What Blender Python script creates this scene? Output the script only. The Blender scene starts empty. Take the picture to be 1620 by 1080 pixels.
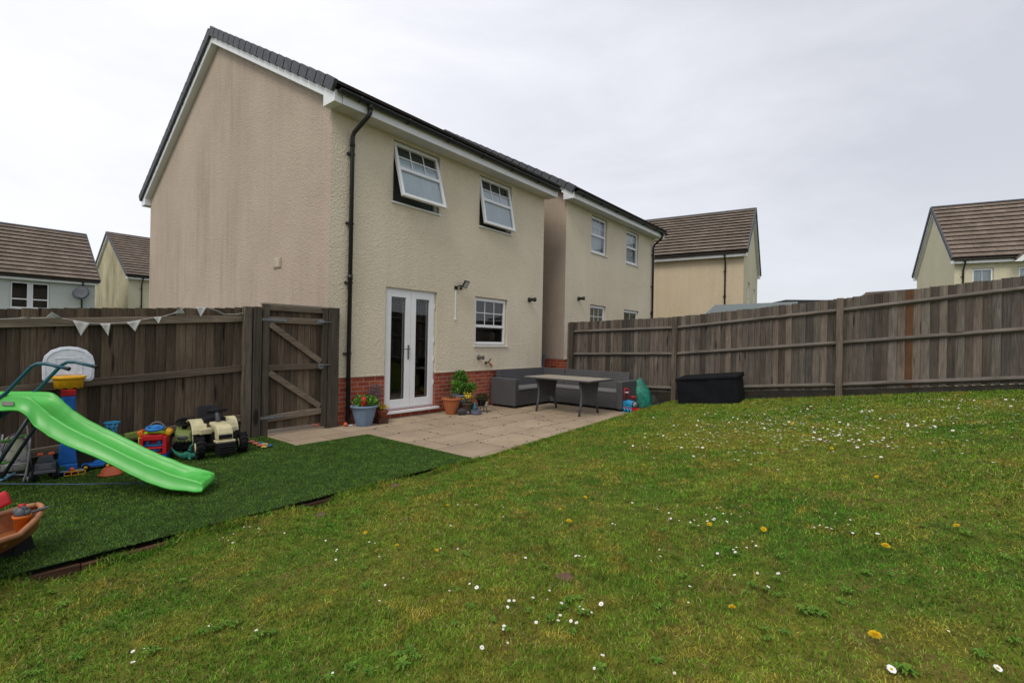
import bpy, math, random
import numpy as np
from mathutils import Vector, Matrix, Euler
R = math.radians
random.seed(7)
rng = np.random.default_rng(11)
sc = bpy.context.scene
col = sc.collection

# ------------------------------------------------------------------ camera
FPX, ROLL, CAMZ = 765.0, 0.0185, 1.4
cd = bpy.data.cameras.new('camera'); cam = bpy.data.objects.new('camera', cd); col.objects.link(cam)
cam.location = (0, 0, CAMZ); cam.rotation_euler = (R(90), -ROLL, 0)
cd.sensor_width = 36; cd.lens = 36 * FPX / 1620; cd.clip_start = .05; cd.clip_end = 2000
sc.camera = cam

# ------------------------------------------------------------------ world: overcast sky, broad soft sun
SUN_EL, SUN_AZ = R(52), R(205)       # azimuth measured clockwise from +Y
w = bpy.data.worlds.new('World'); sc.world = w; w.use_nodes = True
nt = w.node_tree; nt.nodes.clear()
def N(t, **k):
    n = nt.nodes.new(t)
    for a_, v_ in k.items(): setattr(n, a_, v_)
    return n
wo = N('ShaderNodeOutputWorld'); bg = N('ShaderNodeBackground'); bg.inputs[1].default_value = .1
sky = N('ShaderNodeTexSky', sky_type='NISHITA', sun_disc=False, sun_elevation=SUN_EL, sun_rotation=SUN_AZ)
tc = N('ShaderNodeTexCoord')
mp = N('ShaderNodeMapping'); mp.inputs['Scale'].default_value = (1.2, 1.2, 3.2); mp.inputs['Rotation'].default_value = (0.1, .25, .3)
nz = N('ShaderNodeTexNoise'); nz.inputs['Scale'].default_value = 1.7; nz.inputs['Detail'].default_value = 7; nz.inputs['Roughness'].default_value = .58; nz.inputs['Distortion'].default_value = .35
dp = N('ShaderNodeVectorMath', operation='DOT_PRODUCT'); dp.inputs[1].default_value = Vector((-.93, .12, .34)).normalized()
m1 = N('ShaderNodeMath', operation='MULTIPLY_ADD'); m1.inputs[1].default_value = .55; m1.inputs[2].default_value = .34
m2 = N('ShaderNodeMath', operation='MULTIPLY_ADD'); m2.inputs[1].default_value = 1.0
cr = N('ShaderNodeValToRGB'); e = cr.color_ramp.elements
e[0].position = .05; e[0].color = (5.9, 6.1, 6.7, 1); e[1].position = .88; e[1].color = (9.5, 9.55, 9.9, 1)
q = cr.color_ramp.elements.new(.62); q.color = (8.3, 8.4, 9.0, 1)
sx = N('ShaderNodeSeparateXYZ')
hz = N('ShaderNodeMapRange'); hz.inputs[1].default_value = .0; hz.inputs[2].default_value = .3; hz.inputs[3].default_value = .5; hz.inputs[4].default_value = 0
hm = N('ShaderNodeMix', data_type='RGBA'); hm.inputs[7].default_value = (8.0, 8.3, 8.6, 1)
mx = N('ShaderNodeMix', data_type='RGBA'); mx.inputs[0].default_value = .94
L_ = nt.links.new
L_(tc.outputs['Generated'], mp.inputs[0]); L_(mp.outputs[0], nz.inputs['Vector']); L_(tc.outputs['Generated'], dp.inputs[0])
L_(dp.outputs['Value'], m1.inputs[0]); L_(nz.outputs['Fac'], m2.inputs[0]); 
m3 = N('ShaderNodeMath', operation='SUBTRACT'); m3.inputs[1].default_value = .45
L_(m1.outputs[0], m2.inputs[2]); L_(m2.outputs[0], m3.inputs[0]); L_(m3.outputs[0], cr.inputs[0])
L_(tc.outputs['Generated'], sx.inputs[0]); L_(sx.outputs['Z'], hz.inputs[0]); L_(hz.outputs[0], hm.inputs[0]); L_(cr.outputs[0], hm.inputs[6])
L_(sky.outputs[0], mx.inputs[6]); L_(hm.outputs[2], mx.inputs[7]); L_(mx.outputs[2], bg.inputs[0]); L_(bg.outputs[0], wo.inputs[0])

sd = bpy.data.lights.new('sun', 'SUN'); sun = bpy.data.objects.new('sun', sd); col.objects.link(sun)
sd.energy = 1.5; sd.angle = R(25); sd.color = (1, .93, .82)
sdir = Vector((math.sin(SUN_AZ) * math.cos(SUN_EL), math.cos(SUN_AZ) * math.cos(SUN_EL), math.sin(SUN_EL)))
sun.rotation_euler = sdir.to_track_quat('Z', 'Y').to_euler()

vs = sc.view_settings; vs.view_transform = 'Standard'; vs.look = 'None'; vs.exposure = 0.17; vs.gamma = 1; vs.use_curve_mapping = False
sc.cycles.max_bounces = 6; sc.cycles.diffuse_bounces = 3; sc.cycles.transparent_max_bounces = 8

# ------------------------------------------------------------------ frame of the garden: s along the rear wall, t out into the garden
P0 = Vector((-2.896, 7.6, 0)); A = Vector((.630, .7766, 0)); B = Vector((-.7766, .630, 0)); ANG = math.atan2(.7766, .630)
def L(s, t, z=0.): return P0 + A * s - B * t + Vector((0, 0, z))
def ray(px, py):
    dx, dy = px - 810, 540 - py
    return Vector(((dx * math.cos(ROLL) - dy * math.sin(ROLL)) / FPX, 1, (dx * math.sin(ROLL) + dy * math.cos(ROLL)) / FPX))
CAM = Vector((0, 0, CAMZ))
def ST(p):
    d = Vector((p.x, p.y, 0)) - P0
    return d.dot(A), -d.dot(B)
def onwall(px, py, t=0.):       # where a sight line meets the upright plane t = const
    r = ray(px, py); k = (t - ST(CAM)[1]) / (-(r.dot(B)))
    return CAM + r * k
def lawn_z(s, t):
    z = -.03 + .03 * s + .12 * (t - 3.1)
    z += .02 * math.sin(s * 1.3 + .5) * math.sin(t * .9) * min(1, max(0, t - 3.1))
    if s < .2 and t < 4.6: z += math.exp(-max(0, t - 3.1) / .4) * max(0, -z - .008) * min(1, max(0, 1.05 + .6 * math.sin(4.6 * s + 1.) + .3 * math.sin(11 * s)))
    return z
def onlawn(px, py):
    r = ray(px, py); k = .5
    for _ in range(4000):
        p = CAM + r * k; s, t = ST(p)
        if p.z < lawn_z(s, t): return p
        k += .01
    return p
def turf_z(s, t): return .012 + .055 * min(0, s + 1.3) * max(0, min(1, 1 - t / 2.9))

# ------------------------------------------------------------------ objects
def props(o, label=None, cat=None, group=None, kind=None):
    if label: o['label'] = label
    if cat: o['category'] = cat
    if group: o['group'] = group
    if kind: o['kind'] = kind
    return o
def thing(name, label, cat, loc=(0, 0, 0), rz=0., group=None, rot=None):
    o = bpy.data.objects.new(name, None); col.objects.link(o); o.empty_display_size = .1
    o.location = loc; o.rotation_euler = rot if rot else (0, 0, rz)
    return props(o, label, cat, group)
def kids(o): return [c for c in col.objects if c.parent == o]
def dup(o, loc=None, rz=None, label=None, parent=None, scale=None):
    c = o.copy(); col.objects.link(c); c.parent = parent
    if loc is not None: c.location = loc
    if rz is not None: c.rotation_euler = (0, 0, rz)
    if scale is not None: c.scale = (scale,) * 3
    if label: c['label'] = label
    for k in list(o.children): dup(k, parent=c)
    return c

class MB:
    def __init__(s): s.v, s.f, s.m, s.sm, s.rn, s.uv = [], [], [], [], [], []
    def add(s, vs_, fs, mi=0, smooth=False, M=None, rnd=None, uvs=None):
        o = len(s.v)
        for p in vs_:
            p = Vector(p)
            s.v.append(tuple(M @ p) if M is not None else tuple(p))
        r_ = random.random() if rnd is None else rnd
        for i, f in enumerate(fs):
            s.f.append([o + k for k in f]); s.m.append(mi); s.sm.append(smooth); s.rn.append(r_)
            s.uv.append(uvs[i] if uvs else [(0, 0)] * len(f))
        return s
    def box(s, c, d, rot=None, mi=0, M=None, rnd=None, taper=1.):
        x, y, z = d[0] / 2, d[1] / 2, d[2] / 2; k = taper
        V = [(-x, -y, -z), (x, -y, -z), (x, y, -z), (-x, y, -z), (-x * k, -y * k, z), (x * k, -y * k, z), (x * k, y * k, z), (-x * k, y * k, z)]
        T = Matrix.Translation(c)
        if rot: T = T @ Euler(rot).to_matrix().to_4x4()
        if M is not None: T = M @ T
        return s.add(V, [(0, 3, 2, 1), (4, 5, 6, 7), (0, 1, 5, 4), (1, 2, 6, 5), (2, 3, 7, 6), (3, 0, 4, 7)], mi, M=T, rnd=rnd)
    def bx(s, x0, x1, y0, y1, z0, z1, mi=0, M=None, rnd=None):
        return s.box(((x0 + x1) / 2, (y0 + y1) / 2, (z0 + z1) / 2), (x1 - x0, y1 - y0, z1 - z0), mi=mi, M=M, rnd=rnd)
    def beam(s, p, q, wd, dp_, up=(0, 0, 1), mi=0, rnd=None):   # square bar from p to q, wd along "up"
        p, q = Vector(p), Vector(q); d = q - p; x = d.normalized(); u = Vector(up); y = x.cross(u).normalized(); z = y.cross(x)
        M = Matrix.Translation((p + q) / 2) @ Matrix((x, y, z)).transposed().to_4x4()
        return s.box((0, 0, 0), (d.length, dp_, wd), mi=mi, M=M, rnd=rnd)
    def prism(s, pts, y0, y1, mi=0, M=None, smooth=False):     # outline in x,z pushed along y
        n = len(pts); V = [(x, y0, z) for x, z in pts] + [(x, y1, z) for x, z in pts]
        F = [tuple(range(n)), tuple(range(2 * n - 1, n - 1, -1))] + [(i, i + n, (i + 1) % n + n, (i + 1) % n) for i in range(n)]
        return s.add(V, F, mi, smooth, M)
    def tube(s, pts, r, n=8, mi=0, closed=False, M=None, rnd=None):
        pts = [Vector(p) for p in pts]; m = len(pts); rs = r if isinstance(r, (list, tuple)) else [r] * m
        V = []; F = []; prev = None
        for i, p in enumerate(pts):
            if closed: d = pts[(i + 1) % m] - pts[i - 1]
            else: d = pts[min(i + 1, m - 1)] - pts[max(i - 1, 0)]
            d = d.normalized() if d.length > 1e-9 else Vector((0, 0, 1))
            if prev is None:
                u = Vector((0, 0, 1)) if abs(d.z) < .9 else Vector((1, 0, 0)); x = d.cross(u).normalized()
            else:
                x = prev - d * prev.dot(d); x = x.normalized() if x.length > 1e-6 else prev
            prev = x; y = d.cross(x)
            for k in range(n):
                a_ = 2 * math.pi * k / n; V.append(p + (x * math.cos(a_) + y * math.sin(a_)) * rs[i])
        for i in range(m if closed else m - 1):
            j = (i + 1) % m
            for k in range(n): F.append((i * n + k, i * n + (k + 1) % n, j * n + (k + 1) % n, j * n + k))
        if not closed: F += [tuple(range(n - 1, -1, -1)), tuple((m - 1) * n + k for k in range(n))]
        return s.add(V, F, mi, True, M, rnd)
    def lathe(s, prof, c=(0, 0, 0), n=24, mi=0, M=None, wob=0.):
        V = []; F = []; m = len(prof)
        for r_, z in prof:
            for k in range(n):
                a_ = 2 * math.pi * k / n; rr = r_ * (1 + wob * math.sin(3 * a_)); V.append((c[0] + rr * math.cos(a_), c[1] + rr * math.sin(a_), c[2] + z))
        for i in range(m - 1):
            for k in range(n): F.append((i * n + k, i * n + (k + 1) % n, (i + 1) * n + (k + 1) % n, (i + 1) * n + k))
        F += [tuple(range(n - 1, -1, -1)), tuple((m - 1) * n + k for k in range(n))]
        return s.add(V, F, mi, True, M)
    def cyl(s, p, q, r, n=16, mi=0, r2=None): return s.tube([p, q], [r, r if r2 is None else r2], n, mi)
    def sph(s, c, r, n=12, mi=0, M=None, noise=0.):
        r = r if isinstance(r, (tuple, list)) else (r, r, r); prof = []; V = []; F = []; m = max(6, n // 2)
        for i in range(m + 1):
            th = math.pi * i / m
            for k in range(n):
                a_ = 2 * math.pi * k / n; q_ = 1 + random.uniform(-noise, noise)
                V.append((c[0] + r[0] * q_ * math.sin(th) * math.cos(a_), c[1] + r[1] * q_ * math.sin(th) * math.sin(a_), c[2] - r[2] * q_ * math.cos(th)))
        for i in range(m):
            for k in range(n): F.append((i * n + k, i * n + (k + 1) % n, (i + 1) * n + (k + 1) % n, (i + 1) * n + k))
        return s.add(V, F, mi, True, M)
    def torus(s, c, R_, r, M=None, n=28, mi=0, squash=1.):
        T = Matrix.Translation(c)
        if M is not None: T = T @ M
        return s.tube([(R_ * math.cos(2 * math.pi * k / n), R_ * squash * math.sin(2 * math.pi * k / n), 0) for k in range(n)], r, 8, mi, True, T)
    def grid(s, fn, nu, nv, mi=0, smooth=True, M=None):
        V = [fn(i / nu, j / nv) for i in range(nu + 1) for j in range(nv + 1)]
        F = [(i * (nv + 1) + j, (i + 1) * (nv + 1) + j, (i + 1) * (nv + 1) + j + 1, i * (nv + 1) + j + 1) for i in range(nu) for j in range(nv)]
        return s.add(V, F, mi, smooth, M)
    def quad(s, a_, b_, c_, d_, mi=0, rnd=None, uvs=None): return s.add([a_, b_, c_, d_], [(0, 1, 2, 3)], mi, rnd=rnd, uvs=[uvs] if uvs else None)
    def build(s, name, mats, parent=None, bevel=0., solid=0., sub=0, loc=None, rz=None):
        me = bpy.data.meshes.new(name); me.from_pydata(s.v, [], s.f)
        for m_ in (mats if isinstance(mats, (list, tuple)) else [mats]): me.materials.append(m_)
        me.polygons.foreach_set('material_index', s.m); me.polygons.foreach_set('use_smooth', s.sm)
        at = me.attributes.new('rnd', 'FLOAT', 'FACE'); at.data.foreach_set('value', s.rn)
        if any(any(p != (0, 0) for p in u) for u in s.uv):
            ul = me.uv_layers.new(name='UVMap'); ul.data.foreach_set('uv', [c for u in s.uv for p in u for c in p])
        me.update()
        o = bpy.data.objects.new(name, me); col.objects.link(o); o.parent = parent
        if loc is not None: o.location = loc
        if rz is not None: o.rotation_euler = (0, 0, rz)
        if solid: md = o.modifiers.new('thickness', 'SOLIDIFY'); md.thickness = solid; md.offset = 0
        if sub: md = o.modifiers.new('smooth', 'SUBSURF'); md.levels = md.render_levels = sub
        if bevel: md = o.modifiers.new('bevel', 'BEVEL'); md.width = bevel; md.segments = 2; md.limit_method = 'ANGLE'; md.angle_limit = R(40)
        return o

# ------------------------------------------------------------------ materials
class MT:
    def __init__(s, name):
        s.mat = bpy.data.materials.new(name); s.mat.use_nodes = True; s.t = s.mat.node_tree; s.b = s.t.nodes['Principled BSDF']
        s.co = s.n('ShaderNodeTexCoord')
    def n(s, typ, **k):
        x = s.t.nodes.new(typ)
        for a_, v_ in k.items(): setattr(x, a_, v_)
        return x
    def l(s, a_, b_): s.t.links.new(a_, b_)
    def vec(s, scale=(1, 1, 1), rot=(0, 0, 0), src='Object'):
        m = s.n('ShaderNodeMapping'); m.inputs['Scale'].default_value = scale; m.inputs['Rotation'].default_value = rot
        s.l(s.co.outputs[src], m.inputs[0]); return m.outputs[0]
    def noise(s, scale, detail=4, rough=.55, vec=None, dist=0.):
        x = s.n('ShaderNodeTexNoise'); x.inputs['Scale'].default_value = scale; x.inputs['Detail'].default_value = detail
        x.inputs['Roughness'].default_value = rough; x.inputs['Distortion'].default_value = dist
        s.l(vec if vec is not None else s.co.outputs['Object'], x.inputs['Vector']); return x.outputs['Fac']
    def ramp(s, fac, stops):
        x = s.n('ShaderNodeValToRGB'); el = x.color_ramp.elements
        while len(el) < len(stops): el.new(.5)
        for i, (p, c) in enumerate(stops):
            el[i].position = p; el[i].color = (tuple(c) + (1,)) if isinstance(c, (tuple, list)) else (c, c, c, 1)
        s.l(fac, x.inputs[0]); return x.outputs[0]
    def mix(s, f, a_, b_, mode='MIX'):
        x = s.n('ShaderNodeMix', data_type='RGBA', blend_type=mode)
        for i, v_ in ((0, f), (6, a_), (7, b_)):
            if hasattr(v_, 'links'): s.l(v_, x.inputs[i])
            else: x.inputs[i].default_value = v_ if i == 0 else (tuple(v_) + (1,))
        return x.outputs[2]
    def math(s, op, a_, b_=0., c_=0.):
        x = s.n('ShaderNodeMath', operation=op)
        for i, v_ in enumerate((a_, b_, c_)):
            if hasattr(v_, 'links'): s.l(v_, x.inputs[i])
            else: x.inputs[i].default_value = v_
        return x.outputs[0]
    def attr(s, name='rnd'):
        x = s.n('ShaderNodeAttribute', attribute_name=name); return x.outputs['Fac']
    def base(s, c, rough=.7, spec=.5, metal=0.):
        if hasattr(c, 'links'): s.l(c, s.b.inputs['Base Color'])
        else: s.b.inputs['Base Color'].default_value = tuple(c) + (1,)
        if hasattr(rough, 'links'): s.l(rough, s.b.inputs['Roughness'])
        else: s.b.inputs['Roughness'].default_value = rough
        s.b.inputs['Specular IOR Level'].default_value = spec; s.b.inputs['Metallic'].default_value = metal; return s
    def bump(s, h, strength=.5, dist=.01):
        x = s.n('ShaderNodeBump'); x.inputs['Strength'].default_value = strength; x.inputs['Distance'].default_value = dist
        s.l(h, x.inputs['Height']); s.l(x.outputs[0], s.b.inputs['Normal']); return s
def plain(name, c, rough=.5, dirt=.25, scale=9., spec=.5, metal=0., bumpd=.0015):
    m = MT(name); f = m.noise(scale, 6, .65); d = tuple(x * (1 - dirt) for x in c)
    g2 = m.noise(scale * 6, 3)
    m.base(m.mix(m.ramp(f, [(.35, 0.), (.7, 1.)]), d, c), m.ramp(f, [(.3, min(1, rough + .15)), (.7, rough)]), spec, metal)
    if bumpd: m.bump(g2, .3, bumpd)
    return m.mat
def render_mat(name, c1, c2, streak=0., bump=.9, grain=34):
    m = MT(name); big = m.noise(.7, 5, .6); fine = m.noise(grain, 3, .6, m.vec((1, 1, .95)), .4)
    c = m.mix(m.ramp(big, [(.3, 0.), (.7, 1.)]), c1, c2)
    pit = m.ramp(fine, [(.3, .82), (.5, 1.), (.75, 1.04)])
    c = m.mix(1., c, pit, 'MULTIPLY')
    if streak:
        st = m.noise(1., 6, .72, m.vec((5.5, 5.5, .32))); ar = m.noise(.42, 3, .5, m.vec((1, 1, 1.1)))
        f = m.math('MULTIPLY', m.ramp(st, [(.42, 0.), (.68, 1.)]), m.ramp(ar, [(.36, 0.), (.6, 1.)]))
        c = m.mix(m.math('MULTIPLY', f, streak), c, tuple(x * .42 for x in c1))
    m.base(c, .92, .25); v = m.n('ShaderNodeTexVoronoi', feature='SMOOTH_F1'); v.inputs['Scale'].default_value = grain * .8
    wv = m.noise(6, 2); m.l(m.vec((1, 1, 1.)), v.inputs['Vector'])
    m.bump(m.math('ADD', fine, m.math('MULTIPLY', v.outputs['Distance'], .8)), bump, .02); return m.mat
def wood_mat(name, c_dark, c_light, c_warm, grain=(48, 48, 2.2), warm=.93):
    m = MT(name); r_ = m.attr(); off = m.n('ShaderNodeVectorMath', operation='ADD'); sc_ = m.n('ShaderNodeCombineXYZ')
    rr = m.math('MULTIPLY', r_, 37.)
    for i in range(3): m.l(rr, sc_.inputs[i])
    m.l(m.co.outputs['Object'], off.inputs[0]); m.l(sc_.outputs[0], off.inputs[1])
    mp_ = m.n('ShaderNodeMapping'); mp_.inputs['Scale'].default_value = grain; m.l(off.outputs[0], mp_.inputs[0])
    g = m.noise(1., 7, .68, mp_.outputs[0], 1.1)
    mp2 = m.n('ShaderNodeMapping'); mp2.inputs['Scale'].default_value = tuple(max(2.2, x * .16) if x > 5 else 1.1 for x in grain); m.l(off.outputs[0], mp2.inputs[0])
    kn = m.n('ShaderNodeTexVoronoi'); kn.inputs['Scale'].default_value = 1.; m.l(mp2.outputs[0], kn.inputs['Vector'])
    blot = m.noise(1.7, 4, .6, off.outputs[0])
    c = m.mix(m.ramp(g, [(.28, .12), (.68, 1.)]), c_dark, c_light)
    c = m.mix(m.ramp(r_, [(0., .0), (.8, .16), (warm, .22), (min(.999, warm + .02), 1.)]), c, m.mix(m.ramp(g, [(.3, 0.), (.7, 1.)]), tuple(x * .5 for x in c_warm), c_warm))
    c = m.mix(1., c, m.ramp(blot, [(.3, .72), (.7, 1.1)]), 'MULTIPLY')
    c = m.mix(m.ramp(kn.outputs['Distance'], [(.09, .85), (.16, 0.)]), c, tuple(x * .35 for x in c_dark))
    tone = m.ramp(m.math('FRACT', m.math('MULTIPLY', r_, 7.31)), [(0., .5), (1., 1.3)])
    c = m.mix(1., c, tone, 'MULTIPLY')
    m.base(c, .88, .25); m.bump(g, .6, .004); return m.mat

RENDER = render_mat('cream_render', (.64, .56, .42), (.74, .655, .51), .10, .65, 46)
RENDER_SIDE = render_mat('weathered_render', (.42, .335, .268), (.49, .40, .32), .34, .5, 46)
RENDER_B = render_mat('tan_render', (.54, .45, .31), (.60, .50, .36), .22, .3, 24)
RENDER_BLUE = render_mat('pale_blue_render', (.47, .50, .47), (.51, .54, .51), .05, .4, 20)
RENDER_STAIN = render_mat('stained_render', (.33, .29, .18), (.50, .46, .31), 1.0, .4, 20)
RENDER_Y = render_mat('yellow_cream_render', (.56, .52, .37), (.62, .58, .42), .1, .4, 20)
UPVC = plain('white_upvc', (.78, .79, .80), .32, .07, 4, bumpd=0)
SOFFIT = plain('white_soffit', (.66, .65, .63), .5, .12, 5, bumpd=0)
BLACKP = plain('black_plastic', (.014, .014, .015), .38, .3, 8, bumpd=0)
TILE_EDGE = plain('shadowed_tile_edge', (.055, .045, .038), .9, .3, 8)  # shadow line under each tile course, painted as dark colour on the edge faces
SLATE = plain('slate_grey_verge', (.085, .09, .105), .65, .35, 14)
METAL = plain('galvanised_metal', (.22, .23, .24), .5, .35, 25, metal=.5)
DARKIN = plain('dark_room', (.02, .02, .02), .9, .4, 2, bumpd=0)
CURT = MT('pale_curtain'); _f = CURT.noise(1., 3, .5, CURT.vec((60, 3, 1)))
CURT.base(CURT.mix(CURT.ramp(_f, [(.35, 0.), (.65, 1.)]), (.60, .68, .73), (.72, .79, .83)), .9).bump(_f, .5, .01); CURT = CURT.mat
BLIND = MT('grey_slatted_blind'); _w = BLIND.n('ShaderNodeTexWave', bands_direction='Z'); _w.inputs['Scale'].default_value = 9; BLIND.l(BLIND.co.outputs['Object'], _w.inputs['Vector'])
BLIND.base(BLIND.mix(_w.outputs['Fac'], (.03, .036, .036), (.10, .115, .11)), .7); BLIND = BLIND.mat
def glass_mat(name, tint=(.9, .93, .92), refl=1.0):
    m = MT(name); t = m.t; t.nodes.remove(m.b); out = [x for x in t.nodes if x.type == 'OUTPUT_MATERIAL'][0]
    tr = m.n('ShaderNodeBsdfTransparent'); tr.inputs[0].default_value = tint + (1,)
    gl = m.n('ShaderNodeBsdfGlossy'); gl.inputs['Roughness'].default_value = .02
    fr = m.n('ShaderNodeFresnel'); fr.inputs['IOR'].default_value = 1.52
    nzz = m.noise(1.3, 2); bp = m.n('ShaderNodeBump'); bp.inputs['Strength'].default_value = .05; bp.inputs['Distance'].default_value = .02
    m.l(nzz, bp.inputs['Height']); m.l(bp.outputs[0], gl.inputs['Normal'])
    f = m.math('MULTIPLY_ADD', fr.outputs[0], 1.5 * refl, .02); ms = m.n('ShaderNodeMixShader'); m.l(f, ms.inputs[0]); m.l(tr.outputs[0], ms.inputs[1]); m.l(gl.outputs[0], ms.inputs[2]); m.l(ms.outputs[0], out.inputs[0]); return m.mat
GLASS = glass_mat('window_glass')
def brick_mat():
    m = MT('red_brick'); sp = m.n('ShaderNodeSeparateXYZ'); m.l(m.co.outputs['Object'], sp.inputs[0])
    cb = m.n('ShaderNodeCombineXYZ'); m.l(m.math('ADD', sp.outputs['X'], sp.outputs['Y']), cb.inputs[0]); m.l(sp.outputs['Z'], cb.inputs[1])
    b_ = m.n('ShaderNodeTexBrick'); b_.inputs['Scale'].default_value = 1; b_.inputs['Brick Width'].default_value = .225; b_.inputs['Row Height'].default_value = .0755
    b_.inputs['Mortar Size'].default_value = .005; b_.inputs['Mortar Smooth'].default_value = .2; b_.inputs['Bias'].default_value = -.1
    b_.inputs['Color1'].default_value = (.40, .085, .036, 1); b_.inputs['Color2'].default_value = (.25, .045, .025, 1); b_.inputs['Mortar'].default_value = (.40, .33, .27, 1)
    m.l(cb.outputs[0], b_.inputs['Vector']); n1 = m.noise(3, 5, .6); n2 = m.noise(60, 3)
    c = m.mix(m.ramp(n1, [(.5, 0.), (.72, .45)]), b_.outputs['Color'], (.34, .2, .17))
    c = m.mix(1., c, m.ramp(n2, [(.3, .75), (.7, 1.1)]), 'MULTIPLY')
    m.base(c, .85, .3); m.bump(m.math('ADD', m.math('MULTIPLY', b_.outputs['Fac'], -1.), m.math('MULTIPLY', n2, .4)), .6, .006); return m.mat
BRICK = brick_mat()
def tile_mat(name, c1, c2, width=.30):
    m = MT(name); uv = m.n('ShaderNodeUVMap'); b_ = m.n('ShaderNodeTexBrick'); b_.inputs['Scale'].default_value = 1
    b_.inputs['Brick Width'].default_value = width; b_.inputs['Row Height'].default_value = .3; b_.inputs['Mortar Size'].default_value = .006; b_.inputs['Bias'].default_value = 0.
    b_.inputs['Color1'].default_value = c1 + (1,); b_.inputs['Color2'].default_value = c2 + (1,); b_.inputs['Mortar'].default_value = tuple(x * .6 for x in c1) + (1,)
    m.l(uv.outputs[0], b_.inputs['Vector']); n1 = m.noise(1.4, 5, .65); n2 = m.noise(22, 3)
    c = m.mix(1., b_.outputs['Color'], m.ramp(n1, [(.3, .7), (.7, 1.15)]), 'MULTIPLY'); c = m.mix(1., c, m.ramp(n2, [(.3, .8), (.7, 1.1)]), 'MULTIPLY')
    m.base(c, .85, .3); m.bump(n2, .4, .004); return m.mat
TILE_BROWN = tile_mat('brown_roof_tiles', (.175, .135, .105), (.215, .17, .135))
TILE_DARK = tile_mat('dark_brown_roof_tiles', (.05, .042, .038), (.08, .065, .055))
W_FENCE = wood_mat('weathered_boards', (.027, .023, .019), (.205, .182, .156), (.24, .12, .055), warm=.955)
W_DARK = wood_mat('dark_boards', (.028, .020, .013), (.180, .135, .092), (.17, .11, .07), warm=.97)
W_RAIL = wood_mat('weathered_rails', (.085, .073, .062), (.32, .285, .245), (.17, .13, .10), (30, 1.6, 30), .99)
W_RAILX = wood_mat('weathered_rails_x', (.06, .048, .035), (.24, .19, .14), (.13, .09, .06), (1.6, 30, 30), .99)
W_POST = wood_mat('weathered_post', (.04, .033, .026), (.20, .165, .125), (.12, .09, .065), (22, 22, 1.4), .99)
SOIL = plain('dark_soil', (.05, .036, .025), .95, .6, 12, bumpd=.02)
# ------------------------------------------------------------------ ground
m = MT('lawn_soil_and_moss'); n1 = m.noise(.55, 5, .6, None, .6); n2 = m.noise(16, 6, .75); n3 = m.noise(2.3, 5, .65, None, .8)
c = m.mix(m.ramp(n1, [(.38, 0.), (.62, 1.)]), (.075, .115, .012), (.17, .155, .022))
c = m.mix(m.ramp(n3, [(.5, 0.), (.66, .8)]), c, (.15, .105, .03))
c = m.mix(1., c, m.ramp(n2, [(.25, .45), (.7, 1.2)]), 'MULTIPLY'); m.base(c, .95, .15); m.bump(n2, .8, .02); LAWNM = m.mat
m = MT('turf_backing'); n2 = m.noise(70, 4, .7); n1 = m.noise(3, 3)
m.base(m.mix(m.ramp(n2, [(.35, 0.), (.7, 1.)]), (.012, .03, .008), (.04, .085, .02)), .9, .2); m.bump(n2, .8, .012); TURFM = m.mat
m = MT('rough_grassland'); n1 = m.noise(.15, 6, .7); m.base(m.mix(n1, (.04, .075, .02), (.09, .10, .035)), .95); GROUNDM = m.mat
def blade_mat(name, c_a, c_b, c_c, c_dry, patch=.55):
    m = MT(name); r_ = m.attr(); n1 = m.noise(patch, 5, .6, None, .6); n3 = m.noise(2.9, 5, .7, None, 1.2); n4 = m.noise(8, 4, .65)
    c = m.mix(m.ramp(n1, [(.38, 0.), (.62, 1.)]), c_a, c_b)
    c = m.mix(m.ramp(n3, [(.50, 0.), (.64, .85)]), c, c_c)
    c = m.mix(m.ramp(r_, [(.92, 0.), (.96, 1.)]), c, c_dry)
    c = m.mix(1., c, m.ramp(m.math('FRACT', m.math('MULTIPLY', r_, 9.7)), [(0., .55), (1., 1.35)]), 'MULTIPLY')
    c = m.mix(1., c, m.ramp(n4, [(.32, .55), (.68, 1.3)]), 'MULTIPLY')
    m.base(c, .75, .06); return m.mat
BLADE = blade_mat('lawn_blades', (.082, .215, .020), (.175, .265, .028), (.35, .275, .045), (.38, .32, .14))
TBLADE = blade_mat('turf_blades', (.075, .150, .018), (.108, .200, .028), (.115, .19, .032), (.14, .21, .045), 1.5)

def groundgrid(name, s0, s1, t0, t1, fz, ds, mat, keep=None):
    ns, ntt = int((s1 - s0) / ds), int((t1 - t0) / ds)
    V = []; F = []
    for i in range(ns + 1):
        for j in range(ntt + 1):
            s, t = s0 + (s1 - s0) * i / ns, t0 + (t1 - t0) * j / ntt
            V.append(L(s, t, fz(s, t)))
    for i in range(ns):
        for j in range(ntt):
            k = i * (ntt + 1) + j; F.append((k, k + 1, k + ntt + 2, k + ntt + 1))
    mb = MB(); mb.add(V, F, smooth=True); o = mb.build(name, mat); props(o, kind='structure'); return o
g_ = MB(); g_.add([(-400, -400, -.75), (400, -400, -.75), (400, 400, -.75), (-400, 400, -.75)], [(0, 1, 2, 3)]); props(g_.build('ground', GROUNDM), kind='structure')
groundgrid('lawn', -12, 6.5, 3.06, 16, lambda s, t: lawn_z(s, t) - .004, .12, LAWNM)
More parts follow.
